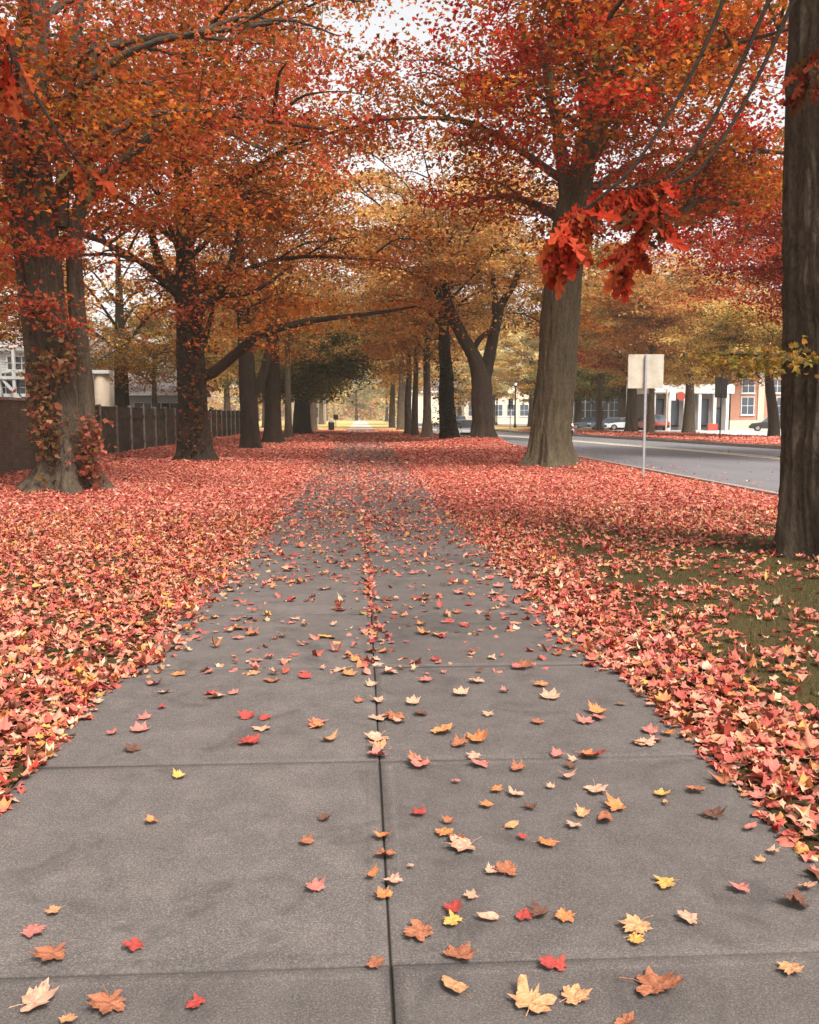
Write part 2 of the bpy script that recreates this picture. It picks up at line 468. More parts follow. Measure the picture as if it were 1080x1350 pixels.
def rots(n, tilt, rng=R):
    """random frames: z axis tilted by about `tilt` radians from up"""
    az_ = rng.random(n) * 2 * np.pi; sp = rng.random(n) * 2 * np.pi
    tl = np.abs(rng.normal(0, tilt, n))
    z = np.stack([np.sin(tl) * np.cos(az_), np.sin(tl) * np.sin(az_), np.cos(tl)], -1)
    h = np.stack([np.cos(sp), np.sin(sp), np.zeros(n)], -1)
    x = h - (h * z).sum(-1, keepdims=True) * z
    x /= np.linalg.norm(x, axis=-1, keepdims=True) + 1e-9
    y = np.cross(z, x)
    return np.stack([x, y, z], -1)   # columns
def leaf_cloud(name, C, size, colr, tmpl, tilt, material, parent=None, off=None, curl=None, kind=None, rng=R):
    TV, TT = tmpl; n = len(C); K = len(TV)
    Rm = rots(n, tilt, rng)
    tv = np.repeat(TV[None], n, 0).astype(np.float32)
    if K == len(STAR_V):
        a_ = rng.random((n, 1, 1)).astype(np.float32); tv = tv * (1 - a_) + ROUND_V[None].astype(np.float32) * a_
        tv[:, :, 0] *= rng.uniform(.6, 1.1, (n, 1))
    cu = rng.normal(0, 1, (n, 2)).astype(np.float32)
    k = .5 if curl is None else curl
    tv[:, :, 2] += k * (cu[:, :1] * tv[:, :, 0] ** 2 * 1.6 + cu[:, 1:] * tv[:, :, 1] ** 2 * 1.2) + .0
    if K > 6: tv[:, 1:, :2] *= rng.uniform(.68, 1.12, (n, K - 1, 1)).astype(np.float32)
    tv *= np.asarray(size)[:, None, None]
    V = np.einsum('nij,nkj->nki', Rm, tv) + C[:, None]
    T = (TT[None] + (np.arange(n) * K)[:, None, None]).reshape(-1, 3)
    o = mesh_np(name, V.reshape(-1, 3), T, material, parent, col=np.repeat(colr, K, 0), off=off)
    if kind: o['kind'] = kind
    return o
def pick(pal, n, wts=None, jit=.10, rng=R):
    P = np.array([lin(c) for c in pal])
    i = rng.choice(len(P), n, p=None if wts is None else np.array(wts) / np.sum(wts))
    c = P[i] * (1 + rng.normal(0, jit, (n, 1))) * (1 + rng.normal(0, jit * .4, (n, 3)))
    return np.clip(c, .003, .95)

GROUND = [(220, 130, 112), (208, 112, 96), (228, 152, 132), (190, 90, 76), (230, 174, 148), (210, 138, 98), (146, 78, 62), (216, 170, 112)]
GW = [26, 24, 18, 12, 8, 7, 5, 2]
GNEAR = [(204, 116, 100), (190, 94, 82), (206, 146, 118), (210, 170, 138), (156, 62, 50), (202, 130, 84), (122, 76, 56), (208, 154, 86)]
GNW = [26, 22, 16, 8, 8, 9, 8, 4]
def scatter(name, y0, y1, dens, size, tmpl, near, zj, label=None, region=None):
    area_x0, area_x1 = -.56 * y1 - 2, .66 * y1 + 2
    n = int(dens * (area_x1 - area_x0) * (y1 - y0))
    x = R.uniform(area_x0, area_x1, n); y = R.uniform(y0, y1, n)
    ok = (x > -.56 * y - 2) & (x < .66 * y + 2)
    ok &= (x > -10.1)
    ok &= ~((x > ne(y) - .2 - .25 * R.random(n)) & (x < fe(y) + .25))
    ok &= x < fe(y) + 10
    if region is not None: ok &= region(x, y)
    ok &= R.random(n) < cover(x, y) ** 1.3
    x, y = x[ok], y[ok]; n = len(x)
    inp = (x > X_L) & (x < X_R)
    z = np.where(inp, .006, height(x, y) + .008) + R.random(n) * zj * np.where(inp, .35, 1)
    z = np.where(x > fe(y), .02 + .12 * n2(x, y, .3, 8) + .02, z)
    pal, ww = (GNEAR, GNW) if near else (GROUND, GW)
    c = pick(pal, n, ww, .13)
    # drifts of yellower leaves near the front of the left lawn
    yl = (n2(x, y, .5, 21.) > .52) & (R.random(n) < .1) & (y < 16) & (x < 0)
    c[yl] = pick([(206, 140, 74), (190, 104, 62)], yl.sum())
    o = leaf_cloud(name, np.stack([x, y, z], -1), size * R.uniform(.4, 1.4, n), c, tmpl, .24 if near else .17, M['ground_leaf'], curl=.8 if near else .5)
    return tag(o, label, 'leaves', kind='stuff')
offpath = lambda x, y: ~((x > X_L + .07) & (x < X_R - .07) & (y < 5.5))
scatter('fallen_leaves', 2.0, 8, 880, .074, (STAR_V, STAR_T), True, .035, 'nearest curled salmon and peach maple leaves piled beside the path', offpath)
scatter('fallen_leaves', 8, 15, 620, .074, (STAR_V, STAR_T), True, .035, 'salmon and red leaves thick over the lawns before the nearest trunks', offpath)
scatter('fallen_leaves', 15, 30, 290, .092, (STAR_V, STAR_T), False, .03, 'red carpet of fallen leaves across lawn and path around the big leaning trunk')
scatter('fallen_leaves', 30, 56, 110, .15, (KITE_V, KITE_T), False, .03, 'red leaf carpet in the middle distance around the forked tree')
scatter('fallen_leaves', 56, 100, 42, .22, (KITE_V, KITE_T), False, .03, 'far end of the red leaf carpet where the path turns pale')
# loose leaves on the road
n = 800
y = R.uniform(10, 60, n) ** 1.0; x = X_KERB + .05 + np.abs(R.normal(0, .8, n)) ** 1.5; x[::9] = R.uniform(9, 18, len(x[::9]))
tag(leaf_cloud('road_leaves', np.stack([x, y, np.full(n, -.115)], -1), R.uniform(.08, .14, n), pick(GROUND, n, GW), (STAR_V, STAR_T), .2, M['ground_leaf']), 'loose leaves blown onto the grey road beside the near kerb', 'leaves', kind='stuff')
# grass blades in the open patches of the right lawn and the front left
n = 130000
y = 3 + R.random(n) ** .8 * 13; x = R.uniform(-.56, .66, n) * y * 1.05
ok = (x < X_KERB - .2) & ((x > X_R + .05) | (x < X_L - .05)) & (R.random(n) < 1.15 - cover(x, y)); x, y = x[ok], y[ok]; n = len(x)
BL_V = np.array([(-.06, 0, 0), (.06, 0, 0), (.10, .12, 1.0)]); BL_T = np.array([(0, 1, 2)])
tag(leaf_cloud('grass', np.stack([x, y, height(x, y) - .004], -1), R.uniform(.025, .06, n),
    pick([(84, 78, 42), (68, 66, 34), (106, 94, 56), (128, 108, 70)], n), (BL_V, BL_T), .5, M['grass'], curl=.1), 'short green grass showing between the fallen leaves', 'grass', kind='stuff')

# ------------------------------------------------------------------ individual leaves on the path
TEETH = maple_outline(True); OAK = oak_outline()
def hero_leaf_mesh(seed, outline, curlamt, palette_shift=0):
    r = random.Random(seed)
    pts = outline.copy()
    for i in range(len(pts)): pts[i, :2] *= 1 + r.uniform(-.13, .11)
    if len(pts) > 25 and r.random() < .7:
        k0 = r.randrange(len(pts))
        for q_ in range(r.randint(3, 7)): pts[(k0 + q_) % len(pts), :2] *= r.uniform(.55, .8)
    a, sx = r.uniform(-.25, .25), r.uniform(.85, 1.12)
    pts[:, 0] = pts[:, 0] * sx + a * pts[:, 1] * .4
    V, T = fan(pts, (.25, .5, .75, 1.0))
    c1, c2, c3 = r.uniform(.3, 1.) * curlamt, r.uniform(-.5, .9) * curlamt, r.uniform(0, 6.28)
    rr = np.hypot(V[:, 0], V[:, 1]); th = np.arctan2(V[:, 1], V[:, 0])
    z = c1 * .55 * rr ** 2 * (1 + .6 * np.cos(th * 2 + c3)) + c2 * .3 * rr ** 2 * np.sin(th + c3) + .035 * np.sin(th * 5 + c3) * rr * 2
    V[:, 2] = z - z.min() * .6
    # stem as a thin three-sided tube
    k = len(V); s0 = Vector((pts[:, 0][-1] if len(pts) > 25 else 0, -.1 if len(pts) > 25 else -.48, .02))
    e = s0 + Vector((r.uniform(-.2, .2), -r.uniform(.3, .5), r.uniform(.02, .12)))
    m_ = (s0 + e) / 2 + Vector((r.uniform(-.05, .05), 0, .03)); sv = []
    for c, w_ in ((s0, .012), (m_, .009), (e, .012)):
        for q in range(3):
            aa = q * 2.094; sv.append((c.x + w_ * math.cos(aa), c.y, c.z + w_ * math.sin(aa)))
    st = []
    for g in range(2):
        for q in range(3):
            a_, b_ = k + g * 3 + q, k + g * 3 + (q + 1) % 3
            st += [(a_, b_, b_ + 3), (a_, b_ + 3, a_ + 3)]
    V = np.concatenate([V, sv]); T = np.concatenate([T, st])
    me = bpy.data.meshes.new('leaf'); me.from_pydata(V.tolist(), [], T.tolist())
    for p in me.polygons: p.use_smooth = True
    me.materials.append(None)
    return me
def hero_mat(name, c, vein):
    m, nt, b = mat(name, .55, .3)
    o = objco(nt)
    sp = nt.nodes.new('ShaderNodeSeparateXYZ'); nt.links.new(o, sp.inputs[0])
    # veins: five rays from the leaf base, drawn by angle
    at2 = nt.nodes.new('ShaderNodeMath'); at2.operation = 'ARCTAN2'; nt.links.new(sp.outputs['X'], at2.inputs[0]); nt.links.new(sp.outputs['Y'], at2.inputs[1])
    mu = nt.nodes.new('ShaderNodeMath'); mu.operation = 'MULTIPLY'; nt.links.new(at2.outputs[0], mu.inputs[0]); mu.inputs[1].default_value = 7.2 / 2
    si = nt.nodes.new('ShaderNodeMath'); si.operation = 'SINE'; nt.links.new(mu.outputs[0], si.inputs[0])
    ab = nt.nodes.new('ShaderNodeMath'); ab.operation = 'ABSOLUTE'; nt.links.new(si.outputs[0], ab.inputs[0])
    v = ramp(nt, ab.outputs[0], [(.0, (150, 150, 150)), (.14, (0, 0, 0))])
    c = np.array(c, float)
    base = ramp(nt, noise(nt, o, 5, 6, .65), [(.32, c * .72), (.5, c), (.72, np.clip(c * 1.13 + 6, 0, 255))])
    base = mixc(nt, ramp(nt, noise(nt, o, 14, 4), [(.6, (0, 0, 0)), (.75, (130, 130, 130))]), base, c * .5)
    base = mixc(nt, v, base, vein)
    nt.links.new(base, b.inputs['Base Color'])
    bump(nt, b, noise(nt, o, 12, 4), .5, .05)
    return m
HM = dict(red=hero_mat('leaf_red', (164, 62, 54), (190, 110, 96)), orange=hero_mat('leaf_orange', (190, 118, 70), (206, 150, 106)),
          peach=hero_mat('leaf_peach', (194, 144, 118), (206, 172, 148)), tan=hero_mat('leaf_tan', (190, 138, 96), (160, 104, 66)),
          yellow=hero_mat('leaf_yellow', (206, 152, 78), (214, 176, 116)), brown=hero_mat('leaf_brown', (100, 66, 52), (136, 100, 80)),
          rust=hero_mat('leaf_rust', (154, 94, 66), (184, 132, 100)), salmon=hero_mat('leaf_salmon', (184, 108, 96), (204, 148, 132)))
FLAT = [hero_leaf_mesh(i, TEETH, .8) for i in range(10)]
CURL = [hero_leaf_mesh(100 + i, TEETH, 1.6) for i in range(6)]
OAKS = [hero_leaf_mesh(200 + i, np.array([(.3 * math.cos(a_) * (1 - .25 * math.sin(a_)), .55 * math.sin(a_), 0) for a_ in np.linspace(-1.57, 4.71, 21)[:-1]]), 1.4) for i in range(3)]
_lm = {}
def place_leaf(p, size, colr, kind='f', label='fallen leaf', group=None, i=0, rot=None):
    pool = dict(f=FLAT, c=CURL, o=OAKS)[kind]; k = (kind, i % len(pool), colr)
    if k not in _lm:
        me = pool[i % len(pool)].copy(); me.materials[0] = HM[colr]; me.name = 'maple_leaf'; _lm[k] = me
    o = bpy.data.objects.new('maple_leaf' if kind != 'o' else 'oval_leaf', _lm[k]); COL.objects.link(o)
    o.location = p; o.scale = (size,) * 3
    o.rotation_euler = (random.uniform(-.14, .14), random.uniform(-.14, .14), random.uniform(0, 6.28) if rot is None else rot)
    return tag(o, label, 'leaf', group)
# x and y are read off an enlargement of the photograph's lower right corner; width in its pixels
SPOTS = [
 (365,25,45,'rust','c','curled rust leaf just below the second path joint, topmost of the front slab'),
 (218,52,25,'salmon','c','tiny salmon leaf on the slab left of the curled rust one'),
 (480,40,42,'peach','c','pale peach leaf tucked under a small brown one below the second joint'),
 (493,16,36,'brown','c','small brown leaf lying over a pale peach one below the second joint'),
 (312,73,32,'orange','c','small orange leaf left of a flat pale one, upper front slab'),
 (360,84,46,'peach','f','flat pale peach leaf right beside a small orange one, upper part of the front slab'),
 (294,110,38,'orange','f','small orange star leaf below the orange and peach pair'),
 (131,130,46,'red','c','bright red curled leaf alone near the left edge of the front slab'),
 (203,150,34,'rust','c','rust leaf topping the orange trio left of centre'),
 (187,177,52,'orange','f','large orange leaf in the trio left of centre'),
 (220,186,42,'rust','c','rust curled leaf between the orange leaf and the long pale one'),
 (243,206,82,'peach','f','long pale peach maple leaf with its stem pointing right'),
 (352,157,36,'tan','o','small cream oval leaf above the red scrap'),
 (380,185,28,'red','f','tiny red scrap of leaf beside an orange star leaf'),
 (430,199,54,'orange','f','orange star leaf right of the tiny red scrap'),
 (398,112,38,'brown','c','small brown curled leaf near the middle of the front slab'),
 (443,66,22,'peach','c','tiny pale leaf standing on edge left of the pink maple leaf'),
 (548,72,64,'peach','f','broad pinkish peach maple leaf in the upper middle of the front slab'),
 (520,132,42,'tan','c','tan leaf at the left of the three-leaf huddle'),
 (503,157,46,'peach','f','pale peach leaf at the bottom of the three-leaf huddle'),
 (572,142,60,'rust','o','long rust leaf at the right of the three-leaf huddle'),
 (604,113,62,'orange','c','curled orange leaf just above the long rust one'),
 (705,85,42,'yellow','c','small yellow-ochre leaf curled above a beige crumb'),
 (787,73,42,'rust','c','folded rust leaf standing up right of the yellow-ochre one'),
 (855,55,62,'rust','c','wide brown-orange leaf near the leaf drift at the right'),
 (900,62,42,'salmon','f','salmon leaf touching the wide brown-orange one'),
 (715,103,22,'tan','o','beige crumb of leaf under the yellow-ochre one'),
 (830,135,66,'brown','c','dark brown crumpled leaf with a long stem, right half of the front slab'),
 (918,162,40,'salmon','o','pink leaf lying edge-on right of the dark brown one'),
 (938,92,40,'salmon','c','reddish pink leaf at the foot of the leaf drift'),
 (968,220,34,'peach','c','pale peach leaf above the folded ochre one at the right'),
 (942,242,30,'tan','c','folded ochre leaf at the right of the front slab'),
 (720,295,60,'yellow','f','bright yellow leaf alone on the right half of the front slab'),
 (890,304,54,'salmon','c','pink curled leaf level with the bright yellow one'),
 (1050,302,42,'peach','c','pale leaf at the right edge above the dark crumpled one'),
 (1075,268,28,'salmon','c','salmon leaf cut by the right edge of the picture'),
 (1032,342,76,'brown','c','dark brown crumpled leaf at the right edge of the front slab'),
 (340,268,70,'rust','f','dusky pink-brown maple leaf left of centre of the front slab'),
 (298,270,34,'peach','c','small pink leaf touching the dusky maple leaf'),
 (258,326,42,'peach','f','pale three-pointed leaf standing over the red and yellow pair'),
 (113,255,18,'peach','c','tiny peach crumb near the left side of the front slab'),
 (208,357,46,'red','c','red-pink leaf on top of a yellow one'),
 (213,385,52,'yellow','f','yellow leaf partly under a red-pink one'),
 (295,376,46,'peach','o','pale oval leaf right of the red and yellow pair'),
 (376,370,46,'red','f','red leaf at the left of the row of three'),
 (423,367,62,'brown','c','dark brown leaf in the middle of the row of three'),
 (478,370,54,'orange','f','orange leaf at the right of the row of three'),
 (130,405,80,'rust','f','large reddish brown maple leaf at the lower left of the front slab'),
 (648,393,84,'tan','f','large tan maple leaf above a yellow one, just above the front joint'),
 (640,428,48,'yellow','f','yellow-orange leaf just under the large tan one'),
 (777,380,58,'peach','f','pale peach star leaf right of the large tan one'),
 (225,467,84,'rust','f','big orange-brown maple leaf lying across the front joint'),
 (450,490,68,'red','f','bright red star leaf just below the front joint'),
 (22,484,52,'rust','f','orange-brown leaf lying left of the long joint, by the front cross joint'),
 (212,538,70,'tan','o','tan pointed oval leaf in the front row'),
 (395,580,110,'tan','f','largest tan maple leaf at the bottom of the picture'),
 (495,566,76,'tan','f','tan maple leaf with a tall upright stem beside the largest one'),
 (683,540,122,'rust','f','broad brown-orange maple leaf lying on its side in the front row'),
 (1012,495,70,'tan','f','tan maple leaf at the right end of the front joint'),
 (620,624,52,'rust','c','brown leaf cut by the bottom edge of the picture'),
 (42,182,50,'orange','c','orange leaf across the long joint, topmost of five there'),
 (48,225,60,'rust','c','reddish brown scraps of leaf caught in the long joint'),
 (15,275,40,'orange','c','orange leaf just left of the long joint'),
 (66,287,50,'peach','c','pale peach leaf just right of the long joint'),
 (48,325,44,'orange','c','amber curled leaf lying on the long joint, lowest of five there')]
for i, (cx, cy, wd, colr, kind, lab) in enumerate(SPOTS):
    px, py = 480 + cx / 1.8, 1000 + cy / 1.8
    p = gp(px, py, .012); d = math.hypot(p[1], 1.6)
    place_leaf(p, wd / 1.8 * d / F * (.95 if kind != 'o' else 1.0), colr, kind, lab, None, i)
p = gp(88, 1342, .012)
place_leaf(p, .06, 'tan', 'f', 'small tan leaf alone at the bottom left corner of the path')
GRP = 'leaves scattered along the path'
cnt = 0; used_labels = set()
while cnt < 232:
    y = random.uniform(0, 1); py = 690 + 320 * y ** 1.25 if random.random() < .9 else random.uniform(1010, 1350)
    if py > 1010: px = random.uniform(10, 470)
    else:
        tL = 475 - (py - 548) * .95; tR = 475 + (py - 548) * 1.04
        u = random.random()
        u = u ** 1.6 if random.random() < .3 else (1 - u ** 1.8 * .9 if random.random() < .5 else u)
        px = tL + (tR - tL) * u
        if random.random() < .14: px = 476 + (py - 548) * .05 + random.gauss(0, 4)
    p = gp(px, py, .01)
    if py > 1010 and random.random() < .35: continue
    if not (X_L < p[0] < X_R): continue
    c = random.choices(['salmon', 'peach', 'rust', 'red', 'orange', 'tan', 'brown', 'yellow'], [28, 16, 18, 8, 12, 8, 4, 3])[0]
    row = int((p[1] - y_j1) // SL); fr = ((p[1] - y_j1) / SL) % 1
    sz = random.uniform(.055, .125)
    colw = dict(salmon='salmon pink', peach='pale peach', rust='rust brown', red='red', orange='orange', tan='tan', brown='dark brown', yellow='yellow')[c]
    side = 'left' if p[0] < X_J else 'right'
    u_ = (p[0] - X_L) / (X_J - X_L) if side == 'left' else (p[0] - X_J) / (X_R - X_J)
    pos = ['at its left edge', 'left of its middle', 'right of its middle', 'at its right edge'][min(3, int(u_ * 4))]
    deep = ['near', 'middle', 'far'][min(2, int(fr * 3))]
    lab = '%s %s leaf on %s slab, %s row, %s part, %s' % ('small' if sz < .08 else 'curled' if sz < .1 else 'large', colw, side,
        'front' if row < 0 else ['second', 'third', 'fourth', 'fifth', 'sixth', 'seventh', 'eighth'][min(row, 6)], deep, pos)
    if lab in used_labels: continue
    used_labels.add(lab)
    place_leaf(p, sz, c, random.choice('ccf'), lab, GRP, cnt)
    cnt += 1

# ------------------------------------------------------------------ trees
def tube_np(P, rad, segs=12, rough=0.0, flare=0.0, lobes=5, seed=0, flare_h=.45, ridge=0.0, bulge=None):
    """swept tube along P (n,3); returns V, T(quads), bk vectors"""
    P = np.asarray(P, float); rad = np.asarray(rad, float); n = len(P)
    d = np.gradient(P, axis=0); d /= np.linalg.norm(d, axis=1, keepdims=True) + 1e-9
    ref = np.array([0, 1., 0.]) if abs(d[0, 2]) > .6 else np.array([0, 0, 1.])
    U = np.zeros_like(P); W = np.zeros_like(P)
    u = ref - d[0] * (ref @ d[0]); u /= np.linalg.norm(u)
    for i in range(n):
        u = u - d[i] * (u @ d[i]); u /= np.linalg.norm(u) + 1e-9
        U[i] = u; W[i] = np.cross(d[i], u)
    s = np.concatenate([[0], np.cumsum(np.linalg.norm(np.diff(P, axis=0), axis=1))])
    th = np.arange(segs) * 2 * np.pi / segs
    r = np.repeat(rad[:, None], segs, 1); TH = np.repeat(th[None], n, 0); S = np.repeat(s[:, None], segs, 1)
    cx = np.stack([np.cos(TH) * r, np.sin(TH) * r, S + seed * 3.7], -1)
    if flare:
        lb = np.zeros_like(r); rg = np.random.default_rng(seed)
        for k in range(lobes):
            a0 = 2 * np.pi * (k + rg.uniform(-.3, .3)) / lobes; w_ = rg.uniform(.22, .4); am = rg.uniform(.6, 1.3)
            dd = np.angle(np.exp(1j * (TH - a0))); lb += am * np.exp(-(dd / w_) ** 2)
        r = r * (1 + flare * np.exp(-S / flare_h) * (.35 + .9 * lb) + .12 * np.exp(-S / (flare_h * 5)) * (lb - .4))
    if ridge:
        f = 4.5 / max(rad[0], .05) * .55
        q = np.stack([np.cos(TH) * f * .6 * 2.2, np.sin(TH) * f * .6 * 2.2, S * 1.1 + seed * 5.3], -1)
        rn = 1 - np.abs(2 * vnoise(q) - 1); q2 = q * np.array([2.3, 2.3, 1.6]) + 7; rn2 = 1 - np.abs(2 * vnoise(q2) - 1)
        r = r * (1 + ridge * (rn - .5) + ridge * .6 * (rn2 - .5))
    if rough:
        q = np.stack([np.cos(TH) * 1.1, np.sin(TH) * 1.1, S * .8 + seed * 2.1], -1)
        r = r * (1 + rough * (vnoise(q) - .5) * 2)
    if bulge:
        for (sb, tb, am, wd) in bulge:
            dd = np.angle(np.exp(1j * (TH - tb))); r = r + am * np.exp(-((S - sb) / wd) ** 2 - (dd / .5) ** 2)
    V = P[:, None] + U[:, None] * (r * np.cos(TH))[..., None] + W[:, None] * (r * np.sin(TH))[..., None]
    i = np.arange(n - 1)[:, None] * segs; j = np.arange(segs)[None]; j2 = (j + 1) % segs
    T = np.stack([i + j, i + j2, i + segs + j2, i + segs + j], -1).reshape(-1, 4)
    return V.reshape(-1, 3), T, cx.reshape(-1, 3)
def resample(P, rad, n):
    """smooth (Catmull-Rom) resampling of a polyline with radii"""
    P = np.asarray(P, float); rad = np.asarray(rad, float)
    if len(P) == 2: P = np.array([P[0], P.mean(0), P[1]]); rad = np.array([rad[0], rad.mean(), rad[1]])
    Q = np.concatenate([[2 * P[0] - P[1]], P, [2 * P[-1] - P[-2]]]); m = len(P) - 1
    t = np.linspace(0, m - 1e-6, n); i = t.astype(int); f = (t - i)[:, None]
    p0, p1, p2, p3 = Q[i], Q[i + 1], Q[i + 2], Q[i + 3]
    out = .5 * ((2 * p1) + (-p0 + p2) * f + (2 * p0 - 5 * p1 + 4 * p2 - p3) * f ** 2 + (-p0 + 3 * p1 - 3 * p2 + p3) * f ** 3)
    return out, np.interp(t, np.arange(m + 1), rad)
class Merge:
    def __init__(s): s.V = []; s.T = []; s.B = []; s.n = 0
    def add(s, V, T, B): s.V.append(V); s.T.append(T + s.n); s.B.append(B); s.n += len(V)
    def build(s, name, m, parent, off):
        return mesh_np(name, np.concatenate(s.V), np.concatenate(s.T), m, parent, vec=np.concatenate(s.B), smoothf=True, off=off, n=4)

PAL = dict(
 rust=([(204, 112, 42), (188, 94, 34), (216, 132, 50), (150, 80, 36), (172, 124, 50), (124, 104, 48)], [28, 22, 18, 12, 12, 8]),
 salmon=([(226, 104, 72), (212, 88, 60), (232, 132, 92), (186, 76, 50), (216, 132, 70)], [30, 26, 18, 12, 14]),
 gold=([(246, 198, 118), (242, 182, 102), (232, 160, 88), (212, 176, 102), (240, 174, 124), (168, 142, 80)], [28, 22, 12, 16, 12, 8]),
 pink=([(236, 158, 108), (230, 146, 90), (238, 182, 108), (212, 156, 84), (176, 138, 74)], [26, 20, 22, 18, 14]),
 green=([(124, 124, 66), (144, 136, 72), (104, 108, 56), (164, 142, 74)], [30, 28, 22, 20]),
 olive=([(160, 140, 66), (138, 122, 58), (200, 156, 70), (204, 140, 64), (116, 108, 54)], [28, 24, 18, 14, 16]),
 red=([(222, 66, 44), (206, 50, 34), (232, 96, 64), (176, 46, 32), (222, 124, 66)], [30, 26, 20, 16, 8]),
 yellow=([(250, 210, 124), (246, 192, 102), (250, 220, 152), (232, 174, 92)], [30, 26, 24, 20]),
 pale=([(252, 234, 176), (250, 224, 156), (252, 240, 200)], [30, 26, 24]))  # pale: cream leaf tones that brighten the far opening by colour

def proj(c):
    d = CM.T @ (np.array(c) - np.array([0, 0, CAMZ])); return PW / 2 + F * d[0] / -d[2], PH / 2 - F * d[1] / -d[2]
def sky_gap(c):
    x, y = proj(c); return 112 < x < 236 and 300 < y < 445 and random.random() < .8
def grow_tree(name, label, cat, base, trunk, limbs=(), zc=(4, 14), rc=5.5, nl=10, ns=5, spr=6, lpn=90, leafs=.13, pal='rust', pal2=None, p2=.3,
              bark='bark', seed=1, tmpl='kite', flare=.5, segs=28, ridge=.1, center=None, group=None, trunk_n=50, lobes=6, zmin=3.2, clip=None,
              twigs=.5, spread=(.56, .56, .15), fl_h=.45, rough=.05, bulge=None, sub=2.6, rise=(.1, .9), tilt=.6):
    rg = np.random.default_rng(seed); rnd = random.Random(seed)
    base = np.array(base, float); base[2] = float(height(base[0], base[1])) - .05 if abs(base[0]) < 8.3 else -.05
    root = empty(name, tuple(base), label, cat, group)
    bm = M[bark]
    P = [base] + [np.array(p, float) for p, r in trunk[1:]]; rad = [r for p, r in trunk]
    Q, rr = resample(P, rad, trunk_n)
    V, T, B = tube_np(Q, rr, segs, rough, flare, lobes, seed, fl_h, ridge, bulge)
    mesh_np('trunk', V, T, bm, root, vec=B, smoothf=True, off=base, n=4)
    samples = []
    def add_limb(pts, r0, r1, kind='limb', mg=None, n=14, sg=9):
        q, r_ = resample(pts, np.linspace(r0, r1, len(pts)), n)
        v, t, b_ = tube_np(q, r_, sg, .06, 0, 5, seed + len(samples), .4, ridge * .6)
        if mg is None: mesh_np(kind, v, t, bm, root, vec=b_, smoothf=True, off=base, n=4)
        else: mg.add(v, t, b_)
        return q, r_
    for (pts, r0, r1) in limbs:
        q, _ = add_limb(pts, r0, r1, n=8 * len(pts), sg=14)
        for f in np.linspace(.35, 1, 6): samples.append((q[int(f * (len(q) - 1))], q[-1] - q[0], .45))
    cx = np.array(center if center is not None else [Q[-1][0], Q[-1][1]], float)
    mg = Merge(); tw = Merge()
    z0, z1 = zc
    phi0 = rnd.uniform(0, 6.28)
    for k in range(nl):
        f = (k + .5) / nl
        i = int(np.interp(z0 + (Q[-1][2] - z0) * f * .85, Q[:, 2], np.arange(len(Q)))) if z0 < Q[-1][2] else len(Q) - 1
        i = max(3, min(i, len(Q) - 2))
        phi = phi0 + k * 2.4 + rnd.uniform(-.3, .3)
        s = Q[i]; zt = z0 + (z1 - z0) * (rise[0] + (rise[1] - rise[0]) * f) + rnd.uniform(-.6, .6)
        rf = rc * math.sqrt(max(.15, 1 - ((f - .3) / .95) ** 2)) * rnd.uniform(.8, 1.08)
        e = np.array([cx[0] + rf * math.cos(phi), cx[1] + rf * math.sin(phi), zt])
        m1 = s * .55 + e * .45 + np.array([rnd.uniform(-.4, .4), rnd.uniform(-.4, .4), .12 * rf + rnd.uniform(-.2, .6)])
        q, _ = add_limb([s - (e - s) * .02, s * .85 + m1 * .15 + [0, 0, .1], m1, e], max(.05, rr[i] * .42), .03, mg=mg, n=12, sg=7)
        for j in range(ns):
            t_ = rnd.uniform(.35, 1.0); a = q[int(t_ * (len(q) - 1))]
            dph = phi + rnd.uniform(-1.5, 1.5); L = sub * rnd.uniform(.5, 1.15)
            b2 = a + np.array([L * math.cos(dph), L * math.sin(dph), rnd.uniform(-.25, .45) * L])
            mm = (a + b2) / 2 + np.array([0, 0, .12 * L])
            q2, _ = add_limb([a, mm, b2], .045, .012, mg=mg, n=6, sg=5)
            samples.append((q2[3], b2 - a, 1.0)); samples.append((q2[-1], b2 - a, 1.0))
        samples.append((q[-1], e - s, 1.0))
    Cs = []; Cc = []
    for (p, d_, wgt) in samples:
        for _ in range(max(1, int(spr * wgt * rnd.uniform(.6, 1.4) / 2))):
            c = p + np.array([rnd.gauss(0, .75), rnd.gauss(0, .75), rnd.gauss(-.1, .5)])
            lowlim = zmin + (1.6 if abs(c[0]) < 2.2 else 0)
            if c[2] < lowlim: continue
            if clip is not None and clip(c): continue
            if rnd.random() < twigs:
                m1 = (p + c) / 2 + np.array([0, 0, .1]); q3, r3 = resample([p, m1, c], [.014, .01, .005], 4)
                mg.add(*tube_np(q3, r3, 3))
            m_ = int(lpn * rnd.uniform(.5, 1.4)); sc = rnd.uniform(.7, 1.35)
            g = rg.normal(0, 1, (m_, 3)) * np.array(spread) * sc
            g[:, 2] -= .18 * (g[:, 0] ** 2 + g[:, 1] ** 2)          # droop at the rim
            L_ = c + g
            pl = pal
            if pal2 and rnd.random() < p2: pl = pal2
            cc = pick(PAL[pl][0], m_, PAL[pl][1], .10, rg) * rnd.uniform(.66, 1.12)
            Cs.append(L_); Cc.append(cc)
    mg.build('branches', bm, root, base)
    if Cs:
        C = np.concatenate(Cs); cc = np.concatenate(Cc)
        ok = C[:, 2] > zmin - .3; C, cc = C[ok], cc[ok]
        tm = (STAR_V, STAR_T) if tmpl == 'star' else (KITE_V, KITE_T)
        leaf_cloud('crown', C, leafs * rg.uniform(.45, 1.35, len(C)), cc, tm, tilt, M['leaf'], root, base, curl=.8, rng=rg)
    return root

